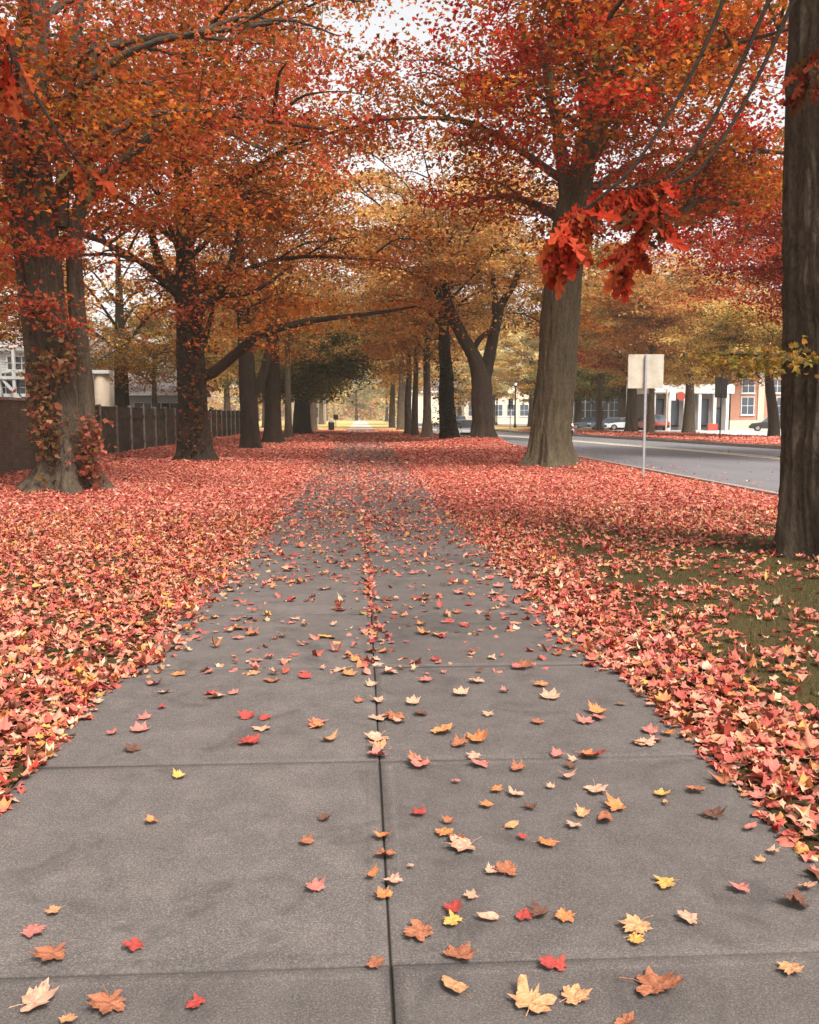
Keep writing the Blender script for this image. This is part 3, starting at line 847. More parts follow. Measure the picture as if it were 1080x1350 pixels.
# --- the big multi-stemmed tree at the left
b = TB['big_left']; Yb = b[1]
T1 = grow_tree('maple_tree', 'big multi-stemmed maple with flaring roots, nearest tree on the left', 'tree', b,
  [(b, .42), (at(86, 600, Yb), .37), (at(79, 520, Yb), .31), (at(70, 440, Yb), .30), (at(58, 360, Yb), .31), (at(48, 280, Yb), .33), (at(38, 180, Yb), .35), (at(42, 60, Yb), .30), (at(50, -80, Yb), .2)],
  [([at(108, 645, Yb), at(112, 560, Yb + .1), at(107, 470, Yb + .2), at(100, 390, Yb + .2), at(98, 320, Yb), at(109, 265, Yb), at(135, 235, Yb - .2), at(170, 205, Yb - .5), at(230, 150, Yb - 1)], .21, .08),
   ([at(60, 645, Yb + .2), at(51, 560, Yb + .5), at(46, 480, Yb + .5), at(38, 400, Yb + .5), at(24, 300, Yb + .6), at(5, 180, Yb + .6), at(-40, 60, Yb + .8)], .22, .12),
   ([at(82, 300, Yb), at(84, 220, Yb), at(92, 120, Yb), at(110, -20, Yb)], .14, .08),
   ([at(108, 262, Yb), at(104, 215, Yb), at(118, 140, Yb), at(125, 40, Yb)], .12, .06)],
  zc=(4.6, 13.5), rc=5.8, nl=16, ns=6, spr=5, lpn=110, leafs=.12, pal='rust', pal2='salmon', p2=.4, bark='bark_grey' if 0 else 'bark', seed=3, tmpl='star', flare=1.0, segs=160, ridge=.15, trunk_n=260, lobes=7, zmin=4.3, fl_h=.5,
  clip=lambda c: (c[0] > -5.2 and c[2] < 5.6) or sky_gap(c))

def sprays(root, spots, pal, seed, leafs=.11, n=90):
    rg = np.random.default_rng(seed); o = np.array(root.location); C = []; c_ = []
    for (p, sx, sz) in spots:
        g = rg.normal(0, 1, (n, 3)) * np.array([sx, .3, sz]); C.append(p + g); c_.append(pick(PAL[pal][0], n, PAL[pal][1], .1, rg))
    C = np.concatenate(C); c_ = np.concatenate(c_)
    leaf_cloud('leaf_sprays', C, leafs * rg.uniform(.6, 1.25, len(C)), c_, (STAR_V, STAR_T), .75, M['leaf'], root, o, curl=.8, rng=rg)
sprays(T1, [(at(x, y, Yb - .8), a, z) for (x, y, a, z) in ((50, 325, .35, .1), (85, 330, .3, .08), (20, 335, .3, .12), (70, 400, .3, .1), (90, 430, .25, .1), (55, 405, .3, .12), (8, 300, .4, .2), (-10, 360, .5, .2), (5, 400, .4, .2), (28, 270, .3, .12))], 'salmon', 44)
# --- second tree with the long low limb over the path
b = TB['second_left']; Yb = b[1]
T3 = grow_tree('maple_tree', 'maple with a long bare limb reaching low over the path, second on the left', 'tree', b,
  [(b, .50), (at(256, 560, Yb), .46), (at(254, 500, Yb), .45), (at(250, 440, Yb), .42), (at(246, 380, Yb), .33), (at(244, 300, Yb), .27), (at(243, 200, Yb), .22), (at(248, 60, Yb), .12)],
  [([at(262, 500, Yb), at(285, 488, Yb - .3), at(325, 455, Yb - .8), at(345, 440, Yb - 1), at(400, 425, Yb - 1.2), at(440, 419, Yb - 1.2), at(500, 412, Yb - 1.3), at(548, 404, Yb - 1.2)], .20, .035),
   ([at(246, 410, Yb), at(228, 375, Yb), at(212, 350, Yb + .2), at(204, 325, Yb + .3), at(196, 280, Yb + .3)], .20, .10),
   ([at(258, 450, Yb), at(264, 410, Yb - .4), at(290, 385, Yb - .6), at(302, 355, Yb - .7), at(312, 320, Yb - .8), at(330, 250, Yb - 1)], .18, .06),
   ([at(292, 390, Yb - .6), at(330, 386, Yb - 1), at(355, 372, Yb - 1.3), at(385, 350, Yb - 1.5)], .09, .03),
   ([at(264, 470, Yb), at(272, 440, Yb + .4), at(280, 410, Yb + .6), at(285, 370, Yb + .8)], .12, .05)],
  zc=(5, 19), rc=6.8, nl=20, ns=6, spr=5, lpn=110, leafs=.14, pal='rust', pal2='salmon', p2=.18, bark='bark_dark', seed=5, flare=.5, segs=64, ridge=.13, trunk_n=110, zmin=3.9, rough=.1,
  clip=sky_gap)

sprays(T3, [(at(x, y, Yb - 1.1), a, z) for (x, y, a, z) in ((330, 440, .4, .1), (380, 415, .5, .12), (405, 432, .4, .1), (440, 408, .5, .12), (470, 425, .4, .1), (505, 402, .5, .14), (545, 398, .6, .16), (560, 412, .5, .14), (350, 460, .3, .1))], 'rust', 46, .13, 80)
b = TB['third_left']; Yb = b[1]
grow_tree('maple_tree', 'forked maple with dark trunk, third from the front in the left row', 'tree', b,
  [(b, .46), (at(329, 550, Yb), .42), (at(326, 500, Yb), .40), (at(324, 450, Yb), .34), (at(320, 400, Yb), .28), (at(316, 330, Yb), .2), (at(316, 200, Yb), .1)],
  [([at(334, 520, Yb), at(345, 500, Yb), at(353, 470, Yb), at(362, 430, Yb), at(370, 395, Yb), at(385, 350, Yb)], .26, .10)],
  zc=(5, 17), rc=5.2, nl=13, ns=5, spr=5, lpn=90, leafs=.17, pal='rust', pal2='gold', p2=.5, bark='bark_dark', seed=6, flare=.4, segs=40, zmin=4.4)
b = TB['fourth_left']; Yb = b[1]
grow_tree('maple_tree', 'dark straight maple close behind the forked one in the left row', 'tree', b,
  [(b, .46), (at(360, 540, Yb), .44), (at(360, 480, Yb), .38), (at(358, 380, Yb), .25), (at(356, 250, Yb), .12)], [],
  zc=(5, 18), rc=5, nl=12, ns=5, spr=4, lpn=80, leafs=.19, pal='gold', pal2='rust', p2=.3, bark='bark_dark', seed=7, flare=.45, segs=32, zmin=4.8)
b = TB['thin_left']; Yb = b[1]
grow_tree('slim_tree', 'slim grey trunk between the dark trunks of the left row', 'tree', b,
  [(b, .26), (at(380, 540, Yb), .22), (at(379, 460, Yb), .18), (at(378, 380, Yb), .08)], [],
  zc=(6, 15), rc=4.2, nl=9, ns=4, spr=5, lpn=70, leafs=.22, pal='gold', pal2='olive', p2=.3, bark='bark', seed=8, flare=.6, segs=24, zmin=5.5)
b = TB['green_left']; Yb = b[1]
grow_tree('evergreen_tree', 'dark green spreading tree at the far end of the left row', 'tree', b,
  [(b, .75), (at(398, 545, Yb), .68), (at(400, 500, Yb), .5), (at(404, 440, Yb), .3), (at(408, 400, Yb), .12)],
  [([at(400, 520, Yb), at(418, 505, Yb), at(440, 495, Yb)], .2, .06)],
  zc=(3.2, 12), rc=5.9, nl=18, ns=6, spr=7, lpn=100, leafs=.22, pal='green', bark='bark_dark', seed=9, flare=.35, segs=24, zmin=2.9, center=(at(432, 500, Yb)[0], Yb), spread=(.8, .8, .3))

# --- right side
b = TB['near_right']; Yb = b[1]
T2 = grow_tree('maple_tree', 'near maple trunk with furrowed bark at the right edge of the picture', 'tree', b,
  [(b, .58), (at(1110, 660, Yb), .56), (at(1110, 560, Yb), .55), (at(1112, 470, Yb), .55), (at(1112, 350, Yb), .54), (at(1110, 200, Yb), .52), (at(1112, 60, Yb), .50), (at(1115, -120, Yb), .46), (at(1120, -420, Yb), .3)],
  [([at(1075, 480, Yb), at(1050, 476, Yb - .3), at(1020, 470, Yb - .5), at(985, 466, Yb - .7), at(950, 468, Yb - .8)], .055, .01)],
  zc=(6.8, 13), rc=5.5, nl=10, ns=5, spr=4, lpn=80, leafs=.12, pal='rust', pal2='red', p2=.4, bark='bark', seed=13, tmpl='star', flare=.38, segs=160, ridge=.16, trunk_n=260, lobes=8, zmin=5.9, fl_h=.3,
  bulge=[(1.25, 2.6, .05, .12), (2.9, 2.2, .06, .25), (4.7, 2.4, .05, .3)])
sprays(T2, [(at(x, y, Yb - .6), a, z) for (x, y, a, z) in ((1060, 472, .12, .04), (1035, 478, .12, .05), (1010, 470, .14, .06), (985, 474, .14, .06), (960, 478, .12, .06), (940, 470, .12, .05), (1000, 490, .14, .04))], 'olive', 45, .07, 60)
b = TB['lean_right']; Yb = b[1]
grow_tree('maple_tree', 'thick smooth maple trunk leaning right, between the path and the road', 'tree', b,
  [(b, .62), (at(726, 570, Yb), .56), (at(733, 500, Yb), .54), (at(738, 420, Yb), .53), (at(747, 330, Yb), .52), (at(755, 280, Yb), .48), (at(768, 220, Yb), .34), (at(790, 100, Yb), .22), (at(805, -40, Yb), .12)],
  [([at(760, 275, Yb), at(795, 268, Yb - .4), at(835, 274, Yb - .6), at(868, 284, Yb - .8), at(895, 282, Yb - 1), at(915, 268, Yb - 1.1), at(940, 262, Yb - 1.3), at(975, 270, Yb - 1.5)], .24, .05),
   ([at(752, 300, Yb), at(745, 240, Yb), at(735, 170, Yb + .4), at(715, 60, Yb + .8)], .26, .12),
   ([at(905, 275, Yb - 1), at(925, 235, Yb - 1.2), at(950, 180, Yb - 1.4)], .09, .03)],
  zc=(6.6, 19), rc=7.2, nl=20, ns=6, spr=6, lpn=110, leafs=.15, pal='rust', pal2='red', p2=.35, bark='bark_grey', seed=15, flare=.5, segs=160, ridge=.1, trunk_n=260, zmin=6.0, lobes=7, fl_h=.4, center=(at(800, 300, Yb)[0], Yb))
b = TB['fork_right']; Yb = b[1]
grow_tree('maple_tree', 'dark maple forking into a wide V on a raised mound, right of the path', 'tree', b,
  [(b, .60), (at(636, 560, Yb), .56), (at(635, 525, Yb), .56), (at(634, 500, Yb), .50), (at(625, 470, Yb), .36), (at(608, 440, Yb), .32), (at(595, 410, Yb), .26), (at(588, 380, Yb), .2), (at(580, 300, Yb), .12)],
  [([at(637, 520, Yb), at(641, 490, Yb), at(648, 455, Yb), at(655, 425, Yb), at(662, 400, Yb), at(680, 370, Yb), at(690, 330, Yb)], .40, .12),
   ([at(622, 465, Yb), at(632, 448, Yb - .3), at(642, 440, Yb - .4), at(650, 435, Yb - .3)], .16, .13),
   ([at(655, 420, Yb), at(652, 390, Yb + .3), at(650, 350, Yb + .5), at(655, 300, Yb + .6)], .22, .08),
   ([at(605, 440, Yb), at(590, 415, Yb + .4), at(575, 385, Yb + .6), at(570, 330, Yb + .8)], .2, .08)],
  zc=(7.5, 18), rc=6.2, nl=15, ns=6, spr=5, lpn=100, leafs=.18, pal='gold', pal2='rust', p2=.18, bark='bark_dark', seed=17, flare=.4, segs=48, trunk_n=80, zmin=6.2)
b = TB['dark_right']; Yb = b[1]
grow_tree('maple_tree', 'dark vine-covered trunk just left of the forked tree', 'tree', b,
  [(b, .45), (at(590, 550, Yb), .42), (at(588, 500, Yb), .42), (at(586, 450, Yb), .36), (at(584, 380, Yb), .2), (at(582, 250, Yb), .1)], [],
  zc=(6, 18), rc=5.2, nl=13, ns=5, spr=4, lpn=90, leafs=.19, pal='gold', pal2='olive', p2=.3, bark='bark_dark', seed=18, flare=.25, segs=32, zmin=5.0, rough=.2)
b = TB['small_right']; Yb = b[1]
grow_tree('maple_tree', 'flared brown trunk left of the dark vine-covered one', 'tree', b,
  [(b, .42), (at(563, 550, Yb), .3), (at(563, 500, Yb), .26), (at(562, 400, Yb), .15)], [],
  zc=(5.5, 17), rc=5.5, nl=13, ns=5, spr=5, lpn=90, leafs=.21, pal='gold', pal2='pink', p2=.4, bark='bark', seed=19, flare=.5, segs=24, zmin=4.3)
# further trunks down both rows
far_rows = [(547, 575, .24, 'gold', 'slim grey trunk right of the path, right one of a close pair'), (538, 573.5, .27, 'gold', 'slim grey trunk right of the path, left one of a close pair'),
            (528, 567, .35, 'gold', 'far small trunk right of the pale stretch of path'), (517, 564, .4, 'yellow', 'farthest dark trunk right of the pale stretch of path'),
            (413, 568.5, .35, 'gold', 'small far trunk beyond the dark green tree')]
for i, (px, py, r, pl, lab) in enumerate(far_rows):
    b = gp(px, py); Yb = b[1]
    grow_tree('maple_tree', lab, 'tree', b, [(b, r * 1.1), (b + [0, 0, 2.5], r), (b + [.1, 0, 6], r * .7), (b + [0, .3, 13], .12)], [],
      zc=(6, 17), rc=5.0, nl=9, ns=5, spr=4, lpn=60, leafs=.25, pal=pl, pal2='yellow', p2=.3, bark='bark', seed=30 + i, flare=.3, segs=16, trunk_n=20, zmin=4.6, twigs=.2)
for i, (x, yy, pl, lab) in enumerate([(-6.5, 130, 'gold', 'golden tree left of the far end of the path'), (5.5, 118, 'pink', 'peach-coloured tree right of the far end of the path'), (-7, 165, 'yellow', 'yellow tree at the left of the far opening'), (7.5, 165, 'yellow', 'yellow tree at the right of the far opening')]):
    b = np.array([x, yy, 0.])
    grow_tree('maple_tree', lab, 'tree', b, [(b, .4), (b + [0, 0, 3], .35), (b + [.1, 0, 7], .25), (b + [0, .3, 14], .12)], [],
      zc=(5.5, 19), rc=6.2, nl=10, ns=5, spr=5, lpn=60, leafs=.36, pal=pl, pal2='yellow', p2=.4, bark='bark', seed=50 + i, flare=.3, segs=12, trunk_n=16, zmin=5, twigs=.1)

def bg_tree(px, Y, r, pl, lab, zc, rc, seed, pal2=None, lean=0, zmin=3, bark='bark', n=12, leafs=.3, group=None, lpn=70, spr=5, ns=5):
    x = at(px, 560, Y)[0]; b = np.array([x, Y, 0.])
    return grow_tree('broadleaf_tree', lab, 'tree', b, [(b, r * 1.1), (b + [lean * .2, 0, 1.6], r), (b + [lean, 0, 4], r * .8), (b + [lean * 1.3, .2, zc[1] * .75], .1)], [],
      zc=zc, rc=rc, nl=n, ns=ns, spr=spr, lpn=lpn, leafs=leafs, pal=pl, pal2=pal2, p2=.35, bark=bark, seed=seed, flare=.3, segs=16, trunk_n=20, zmin=zmin, twigs=.2, group=group, clip=sky_gap if px < 200 else None)
# behind the fence on the left
bg_tree(205, 57, .16, 'olive', 'small thin olive tree behind the fence before the grey-roofed house', (3.4, 7.5), 3.4, 60, 'rust', zmin=3.2, leafs=.14, n=8, lpn=60)
bg_tree(118, 52, .16, 'olive', 'small olive tree behind the fence before the cream house', (3.6, 7.5), 2.6, 59, 'rust', zmin=3.5, leafs=.14, n=7, lpn=50)
bg_tree(162, 56, .48, 'rust', 'rust-leaved tree rising behind the grey fence, between the two nearest left trunks', (5.5, 16), 6, 61, 'gold', bark='bark_dark', zmin=4.2, leafs=.2, n=9, lpn=70, ns=4)
bg_tree(-60, 40, .4, 'rust', 'orange tree behind the brick wall at the left edge', (4.5, 14), 6, 62, 'gold', zmin=4.0, leafs=.18, n=13, lpn=90)
bg_tree(60, 70, .4, 'gold', 'golden tree far behind the brick wall', (6, 15), 5, 63, 'rust', zmin=5.2, leafs=.26, n=8)
bg_tree(235, 85, .4, 'olive', 'olive tree behind the fence, above the white house', (4, 14), 6, 64, 'gold', zmin=3.2, leafs=.3, n=9)
bg_tree(300, 100, .4, 'rust', 'rust tree behind the far part of the fence', (5, 18), 7, 65, 'gold', zmin=4.2, leafs=.32, n=14)
bg_tree(350, 120, .4, 'gold', 'golden tree behind the far end of the fence', (5, 20), 8, 66, 'rust', zmin=3.5, leafs=.36, n=14)
# across the road
bg_tree(858, 76, .3, 'gold', 'tall golden tree just behind the square sign', (7.5, 17), 6, 70, 'pink', zmin=7.0, leafs=.22, n=18, lpn=110, ns=6)
bg_tree(790, 92, .3, 'gold', 'golden tree between the leaning trunk and the square sign', (8, 19), 6.5, 77, 'yellow', zmin=7.0, leafs=.26, n=16, lpn=100)
bg_tree(908, 83, .47, 'yellow', 'yellow-leaved tree with a straight trunk on the red verge across the road', (5, 13), 5.5, 71, 'gold', zmin=3.6, leafs=.24, n=16, lpn=90)
bg_tree(832, 87, .55, 'yellow', 'amber tree with pale trunk left of the straight one across the road', (5, 15), 6, 72, 'red', zmin=4.2, leafs=.26, n=13)
bg_tree(1021, 64, .36, 'olive', 'dark crooked tree at the right end of the red verge', (4.6, 9.5), 5.5, 73, 'yellow', lean=-.5, zmin=3.5, bark='bark_dark', leafs=.18, n=16, lpn=110, spr=6)
bg_tree(790, 108, .4, 'green', 'dark green tree above the parked cars', (3.6, 9), 6, 74, 'olive', zmin=3.4, leafs=.3, n=15)
bg_tree(762, 120, .5, 'green', 'dark green tree behind the leaning trunk', (4, 10), 6, 75, 'olive', zmin=3.6, leafs=.34, n=13)
bg_tree(720, 62, .35, 'rust', 'russet tree hidden behind the leaning trunk', (8, 15), 5, 76, 'olive', zmin=6.5, leafs=.2, n=10)
bg_tree(850, 50, .34, 'red', 'scarlet crown spreading over the road behind the square sign', (7.5, 15), 5.2, 77, 'rust', zmin=6.2, leafs=.16, n=13, lpn=100) if 0 else None
bg_tree(1085, 36, .5, 'red', 'bright scarlet maple by the road, its crown left of the near trunk', (6.0, 14), 6.8, 78, 'salmon', zmin=4.9, leafs=.15, n=20, lpn=120, spr=6, ns=6)
bg_tree(950, 100, .4, 'yellow', 'yellow tree in front of the shop roofs', (6, 20), 8, 79, 'pink', zmin=5.6, leafs=.3, n=16, lpn=80)
bg_tree(1010, 118, .4, 'pink', 'peach tree behind the brick building', (6, 22), 8, 80, 'gold', zmin=6, leafs=.36, n=14)
bg_tree(870, 125, .4, 'gold', 'golden tree rising behind the shop', (6, 22), 8, 81, 'olive', zmin=6.2, leafs=.36, n=14)
bg_tree(700, 130, .4, 'yellow', 'bright yellow tree right of the forked tree', (4, 18), 7.5, 82, 'pale', zmin=3, leafs=.36, n=16, lpn=80)
bg_tree(650, 150, .4, 'yellow', 'bright yellow tree seen through the fork', (4, 20), 8, 83, 'pale', zmin=3, leafs=.4, n=16, lpn=80)
bg_tree(606, 170, .4, 'gold', 'golden tree far behind the white cars', (4, 20), 8, 84, 'yellow', zmin=3.5, leafs=.42, n=14)
bg_tree(760, 160, .4, 'gold', 'tall golden tree far behind the green ones', (6, 24), 9, 85, 'yellow', zmin=6, leafs=.44, n=14)
for i, (px, Y, pl) in enumerate([(470, 300, 'pale'), (510, 290, 'pale'), (430, 280, 'yellow'), (390, 260, 'gold'), (550, 270, 'yellow'), (340, 270, 'gold'), (600, 290, 'gold')]):  # vista end: the glow of the opening is put into the pale leaves
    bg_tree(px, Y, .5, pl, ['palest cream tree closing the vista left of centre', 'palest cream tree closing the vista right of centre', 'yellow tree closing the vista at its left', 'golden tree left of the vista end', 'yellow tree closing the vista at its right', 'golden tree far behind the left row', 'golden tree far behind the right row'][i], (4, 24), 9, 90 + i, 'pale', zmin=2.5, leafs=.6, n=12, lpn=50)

# added leaf mass closing the view; its pale yellow stands in for the glow
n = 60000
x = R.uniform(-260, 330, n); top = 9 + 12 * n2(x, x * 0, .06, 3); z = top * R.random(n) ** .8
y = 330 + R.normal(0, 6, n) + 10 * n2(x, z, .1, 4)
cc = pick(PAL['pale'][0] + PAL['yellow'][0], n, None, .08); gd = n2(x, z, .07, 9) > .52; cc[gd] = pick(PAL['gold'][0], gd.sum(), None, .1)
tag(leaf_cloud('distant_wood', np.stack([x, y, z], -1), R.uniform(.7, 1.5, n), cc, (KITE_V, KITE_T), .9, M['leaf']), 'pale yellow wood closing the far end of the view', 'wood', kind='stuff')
# ------------------------------------------------------------------ vines on the big left trunk
def vine(name, label, pts, pal, n, seed, spread):
    rg = np.random.default_rng(seed)
    P = np.array(pts); o = P[0]
    root = empty(name, tuple(o), label, 'vine')
    q, r = resample(P, np.linspace(.02, .008, len(P)), 40)
    mg = Merge(); mg.add(*tube_np(q, r, 5, .1))
    C = []
    for k in range(n):
        p = q[rg.integers(0, len(q))] + rg.normal(0, 1, 3) * spread
        C.append(p)
        if k % 6 == 0:
            a = q[np.argmin(np.linalg.norm(q - p, axis=1))]
            qq, r3 = resample([a, (a + p) / 2 + [0, -.03, .02], p], [.006, .005, .003], 4); mg.add(*tube_np(qq, r3, 3))
    mg.build('stem', M['bark_dark'], root, o)
    C = np.array(C); C[:, 1] -= .12
    leaf_cloud('foliage', C, rg.uniform(.10, .18, len(C)), pick(pal, len(C), None, .12, rg), (STAR_V, STAR_T), 1.0, M['leaf'], root, o, curl=.6, rng=rg)
VP = [(180, 110, 84), (150, 86, 62), (130, 104, 62), (88, 78, 48), (150, 124, 78), (190, 134, 104)]
Yv = TB['big_left'][1] - .5
vine('climbing_vine', 'reddening vine climbing the left flank of the big left trunk', [at(70, 600, Yv), at(60, 560, Yv), at(55, 530, Yv), at(58, 495, Yv), at(60, 470, Yv + .1)], VP, 420, 5, np.array([.16, .08, .22]))
vine('climbing_vine', 'bushy pink vine hanging at the right foot of the big left trunk', [at(120, 632, Yv + .2), at(122, 605, Yv + .1), at(124, 580, Yv + .1), at(118, 555, Yv + .2)], VP[:3] + [(206, 120, 100)], 330, 6, np.array([.14, .12, .16]))
vine('climbing_vine', 'sparse vine spray crossing the middle of the big left trunk', [at(76, 500, Yv), at(90, 485, Yv), at(96, 470, Yv), at(88, 445, Yv), at(60, 415, Yv), at(50, 400, Yv)], VP, 230, 7, np.array([.16, .1, .16]))
vine('climbing_vine', 'leafy vine up the middle of the second trunk on the left', [at(250, 590, TB['second_left'][1] - .55), at(262, 540, TB['second_left'][1] - .55), at(256, 480, TB['second_left'][1] - .5), at(262, 440, TB['second_left'][1] - .5)], [(110, 70, 44), (140, 80, 50), (86, 66, 44)], 420, 8, np.array([.32, .1, .3]))
vine('climbing_vine', 'dark ivy sleeve round the trunk left of the forked tree', [at(590, 570, TB['dark_right'][1] - .5), at(588, 520, TB['dark_right'][1] - .5), at(586, 470, TB['dark_right'][1] - .5)], [(54, 46, 32), (70, 58, 38), (60, 50, 30)], 1200, 9, np.array([.42, .12, .4]))

# ------------------------------------------------------------------ branches of big leaves hanging close to the camera
OAK2 = fan(np.array([(w_ * .9, l, 0) for (w_, l, _) in OAK]), (.5, 1.0))
def hanging(label, stem, nleaf, size, pal, seed, along=(.3, 1), drop=.25, tmpl=None):
    rg = np.random.default_rng(seed); P = np.array(stem); o = P[0]
    root = empty('hanging_branch', tuple(o), label, 'branch')
    q, r = resample(P, np.linspace(.014, .005, len(P)), 40)
    mg = Merge(); mg.add(*tube_np(q, r, 6, .1)); mg.build('stem', M['bark_dark'], root, o)
    for i in range(nleaf):
        a = q[int(rg.uniform(*along) * 39)]
        L = size * rg.uniform(.7, 1.2)
        dirv = np.array([rg.normal(0, .55), rg.normal(0, .45), -1.0 + rg.normal(0, .3)]); dirv /= np.linalg.norm(dirv)
        nrm = np.array([rg.normal(0, .6), -1, rg.normal(0, .35)]); nrm -= dirv * (nrm @ dirv); nrm /= np.linalg.norm(nrm)
        sx = np.cross(dirv, nrm)
        TV, TT = tmpl or OAK2; tv = TV.copy(); tv[:, 1] += .5
        rr_ = np.abs(tv[:, 0]); tv[:, 2] = .5 * rr_ + rg.uniform(-.25, .35) * tv[:, 1] ** 2 + rg.normal(0, .004, len(tv))
        tv *= L
        st = a + dirv * L * .15 + rg.normal(0, .02, 3)
        V = st + tv[:, :1] * sx + tv[:, 1:2] * dirv + tv[:, 2:3] * nrm
        c = pick(pal, 1, None, .12, rg)
        # stalk
        qq, r3 = resample([a, (a + st) / 2, st], [.003, .0025, .002], 4); v2, t2, _ = tube_np(qq, r3, 4)
        t2 = np.concatenate([t2[:, [0, 1, 2]], t2[:, [0, 2, 3]]])
        V = np.concatenate([V, v2]); T = np.concatenate([TT, t2 + len(TV)])
        mesh_np('leaf', V, T, M['leaf'], root, col=np.repeat(c, len(V), 0), off=o, smoothf=True)
REDS = [(186, 60, 38), (164, 50, 30), (200, 82, 52), (140, 52, 32), (176, 84, 46)]
hanging('spray of big red leaves hanging before the leaning trunk', [at(1010, -160, 5.6), at(930, 60, 5.3), at(850, 200, 5.0), at(790, 262, 4.8), at(752, 290, 4.7), at(740, 345, 4.7)], 60, .17, REDS, 1, (.70, 1))
hanging('small red leaf spray high beside the leaning trunk fork', [at(1040, -60, 5.8), at(960, 120, 5.5), at(900, 215, 5.2), at(850, 245, 5.1), at(780, 248, 5.0)], 46, .16, REDS, 7, (.6, 1))
hanging('darker red leaf spray right of the spray before the leaning trunk', [at(1100, -120, 5.8), at(1000, 100, 5.5), at(930, 215, 5.2), at(880, 250, 5.1), at(850, 285, 5.0), at(825, 345, 5.0)], 56, .18, REDS + [(96, 60, 34)], 2, (.66, 1))
hanging('brown-green leaf sprig hanging near the top left', [at(-60, -60, 5.4), at(20, 80, 5.2), at(80, 180, 5.0), at(112, 225, 5.0)], 9, .17, [(110, 82, 46), (150, 64, 36), (98, 84, 44)], 3, (.85, 1))
hanging('red leaves hanging in the top left corner', [at(-80, -100, 4.8), at(-20, 0, 4.8), at(14, 70, 4.8), at(14, 120, 4.8)], 30, .15, REDS + [(190, 96, 54)], 4, (.3, 1))
hanging('dark red leaves hanging in the top right corner', [at(1180, -60, 4.8), at(1120, 10, 4.8), at(1072, 60, 4.8), at(1062, 110, 4.8)], 16, .14, [(128, 54, 34), (110, 48, 30), (104, 66, 40)], 5, (.5, 1))

# ------------------------------------------------------------------ wall and fence on the left
def brick_mat():
    m, nt, b = mat('old_brick', .9, .2)
    o = objco(nt)
    mp = nt.nodes.new('ShaderNodeMapping'); mp.inputs['Rotation'].default_value = (math.radians(90), 0, math.radians(90))
    cb = nt.nodes.new('ShaderNodeCombineXYZ'); sp = nt.nodes.new('ShaderNodeSeparateXYZ'); nt.links.new(o, sp.inputs[0])
    nt.links.new(sp.outputs['Y'], cb.inputs['X']); nt.links.new(sp.outputs['Z'], cb.inputs['Y'])
    br = nt.nodes.new('ShaderNodeTexBrick'); nt.links.new(cb.outputs[0], br.inputs['Vector'])
    br.inputs['Scale'].default_value = 1; br.inputs['Brick Width'].default_value = .22; br.inputs['Row Height'].default_value = .075
    br.inputs['Mortar Size'].default_value = .008
    br.inputs['Color1'].default_value = (*lin((98, 82, 70)), 1); br.inputs['Color2'].default_value = (*lin((74, 62, 54)), 1); br.inputs['Mortar'].default_value = (*lin((62, 56, 48)), 1)
    c = mixc(nt, .45, br.outputs['Color'], ramp(nt, noise(nt, o, 2.5, 7, .7), [(.3, (50, 44, 34)), (.55, (96, 80, 66)), (.75, (122, 104, 84))]))
    nt.links.new(c, b.inputs['Base Color']); bump(nt, b, br.outputs['Fac'], -.6, .02)
    return m
M['brick_old'] = brick_mat()
M['coping'] = plain('coping_stone', (140, 124, 108), .9, .2, 0, .2, 4)
M['panel'] = plain('grey_fence_panel', (66, 58, 50), .9, .2, 0, .4, 1.6)
M['panel2'] = plain('weathered_fence_panel', (78, 70, 60), .9, .2, 0, .4, 2.2)
M['post'] = plain('concrete_post', (128, 116, 104), .9, .2, 0, .2, 5)
t = empty('brick_wall', (-9.75, 24, 0), 'old dark brick wall with a pale coping at the left edge behind the big tree', 'wall')
y1b = 31.5
MB().box(-.18, .18, -14, y1b - 24, -.3, 2.02).build('wall', M['brick_old'], t)
c_ = MB()
for k in range(int((y1b - 10) / .45)): c_.box(-.24, .24, -14 + k * .45, -14 + k * .45 + .44, 2.022, 2.10)
c_.build('coping', M['coping'], t, .01)
t = empty('panel_fence', (-10.35, 32, 0), 'long weathered grey panel fence running behind the left row of trees', 'fence')
rnd = random.Random(9)
y = 32.0
while y < 93:
    h_ = 1.95 + rnd.uniform(-.04, .04)
    pb = MB()
    nb = 3
    for k in range(nb):                                  # boards of one panel
        pb.box(-.03 + rnd.uniform(-.004, .004), .03 + rnd.uniform(-.004, .004), y - 32 + .1 + k * .76, y - 32 + .1 + (k + 1) * .76 - .015, -.2, h_)
    pb.box(.032, .075, y - 32 + .08, y - 32 + 2.4, .35, .47).box(.032, .075, y - 32 + .08, y - 32 + 2.4, 1.5, 1.62)
    pb.box(-.05, .05, y - 32 + .08, y - 32 + 2.4, h_ + .002, h_ + .05)
    pb.build('fence_panel', M['panel'] if rnd.random() < .6 else M['panel2'], t)
    MB().box(-.07, .09, y - 32 - .06, y - 32 + .07, -.3, h_ + .12).build('post', M['post'], t, .01)
    y += 2.45

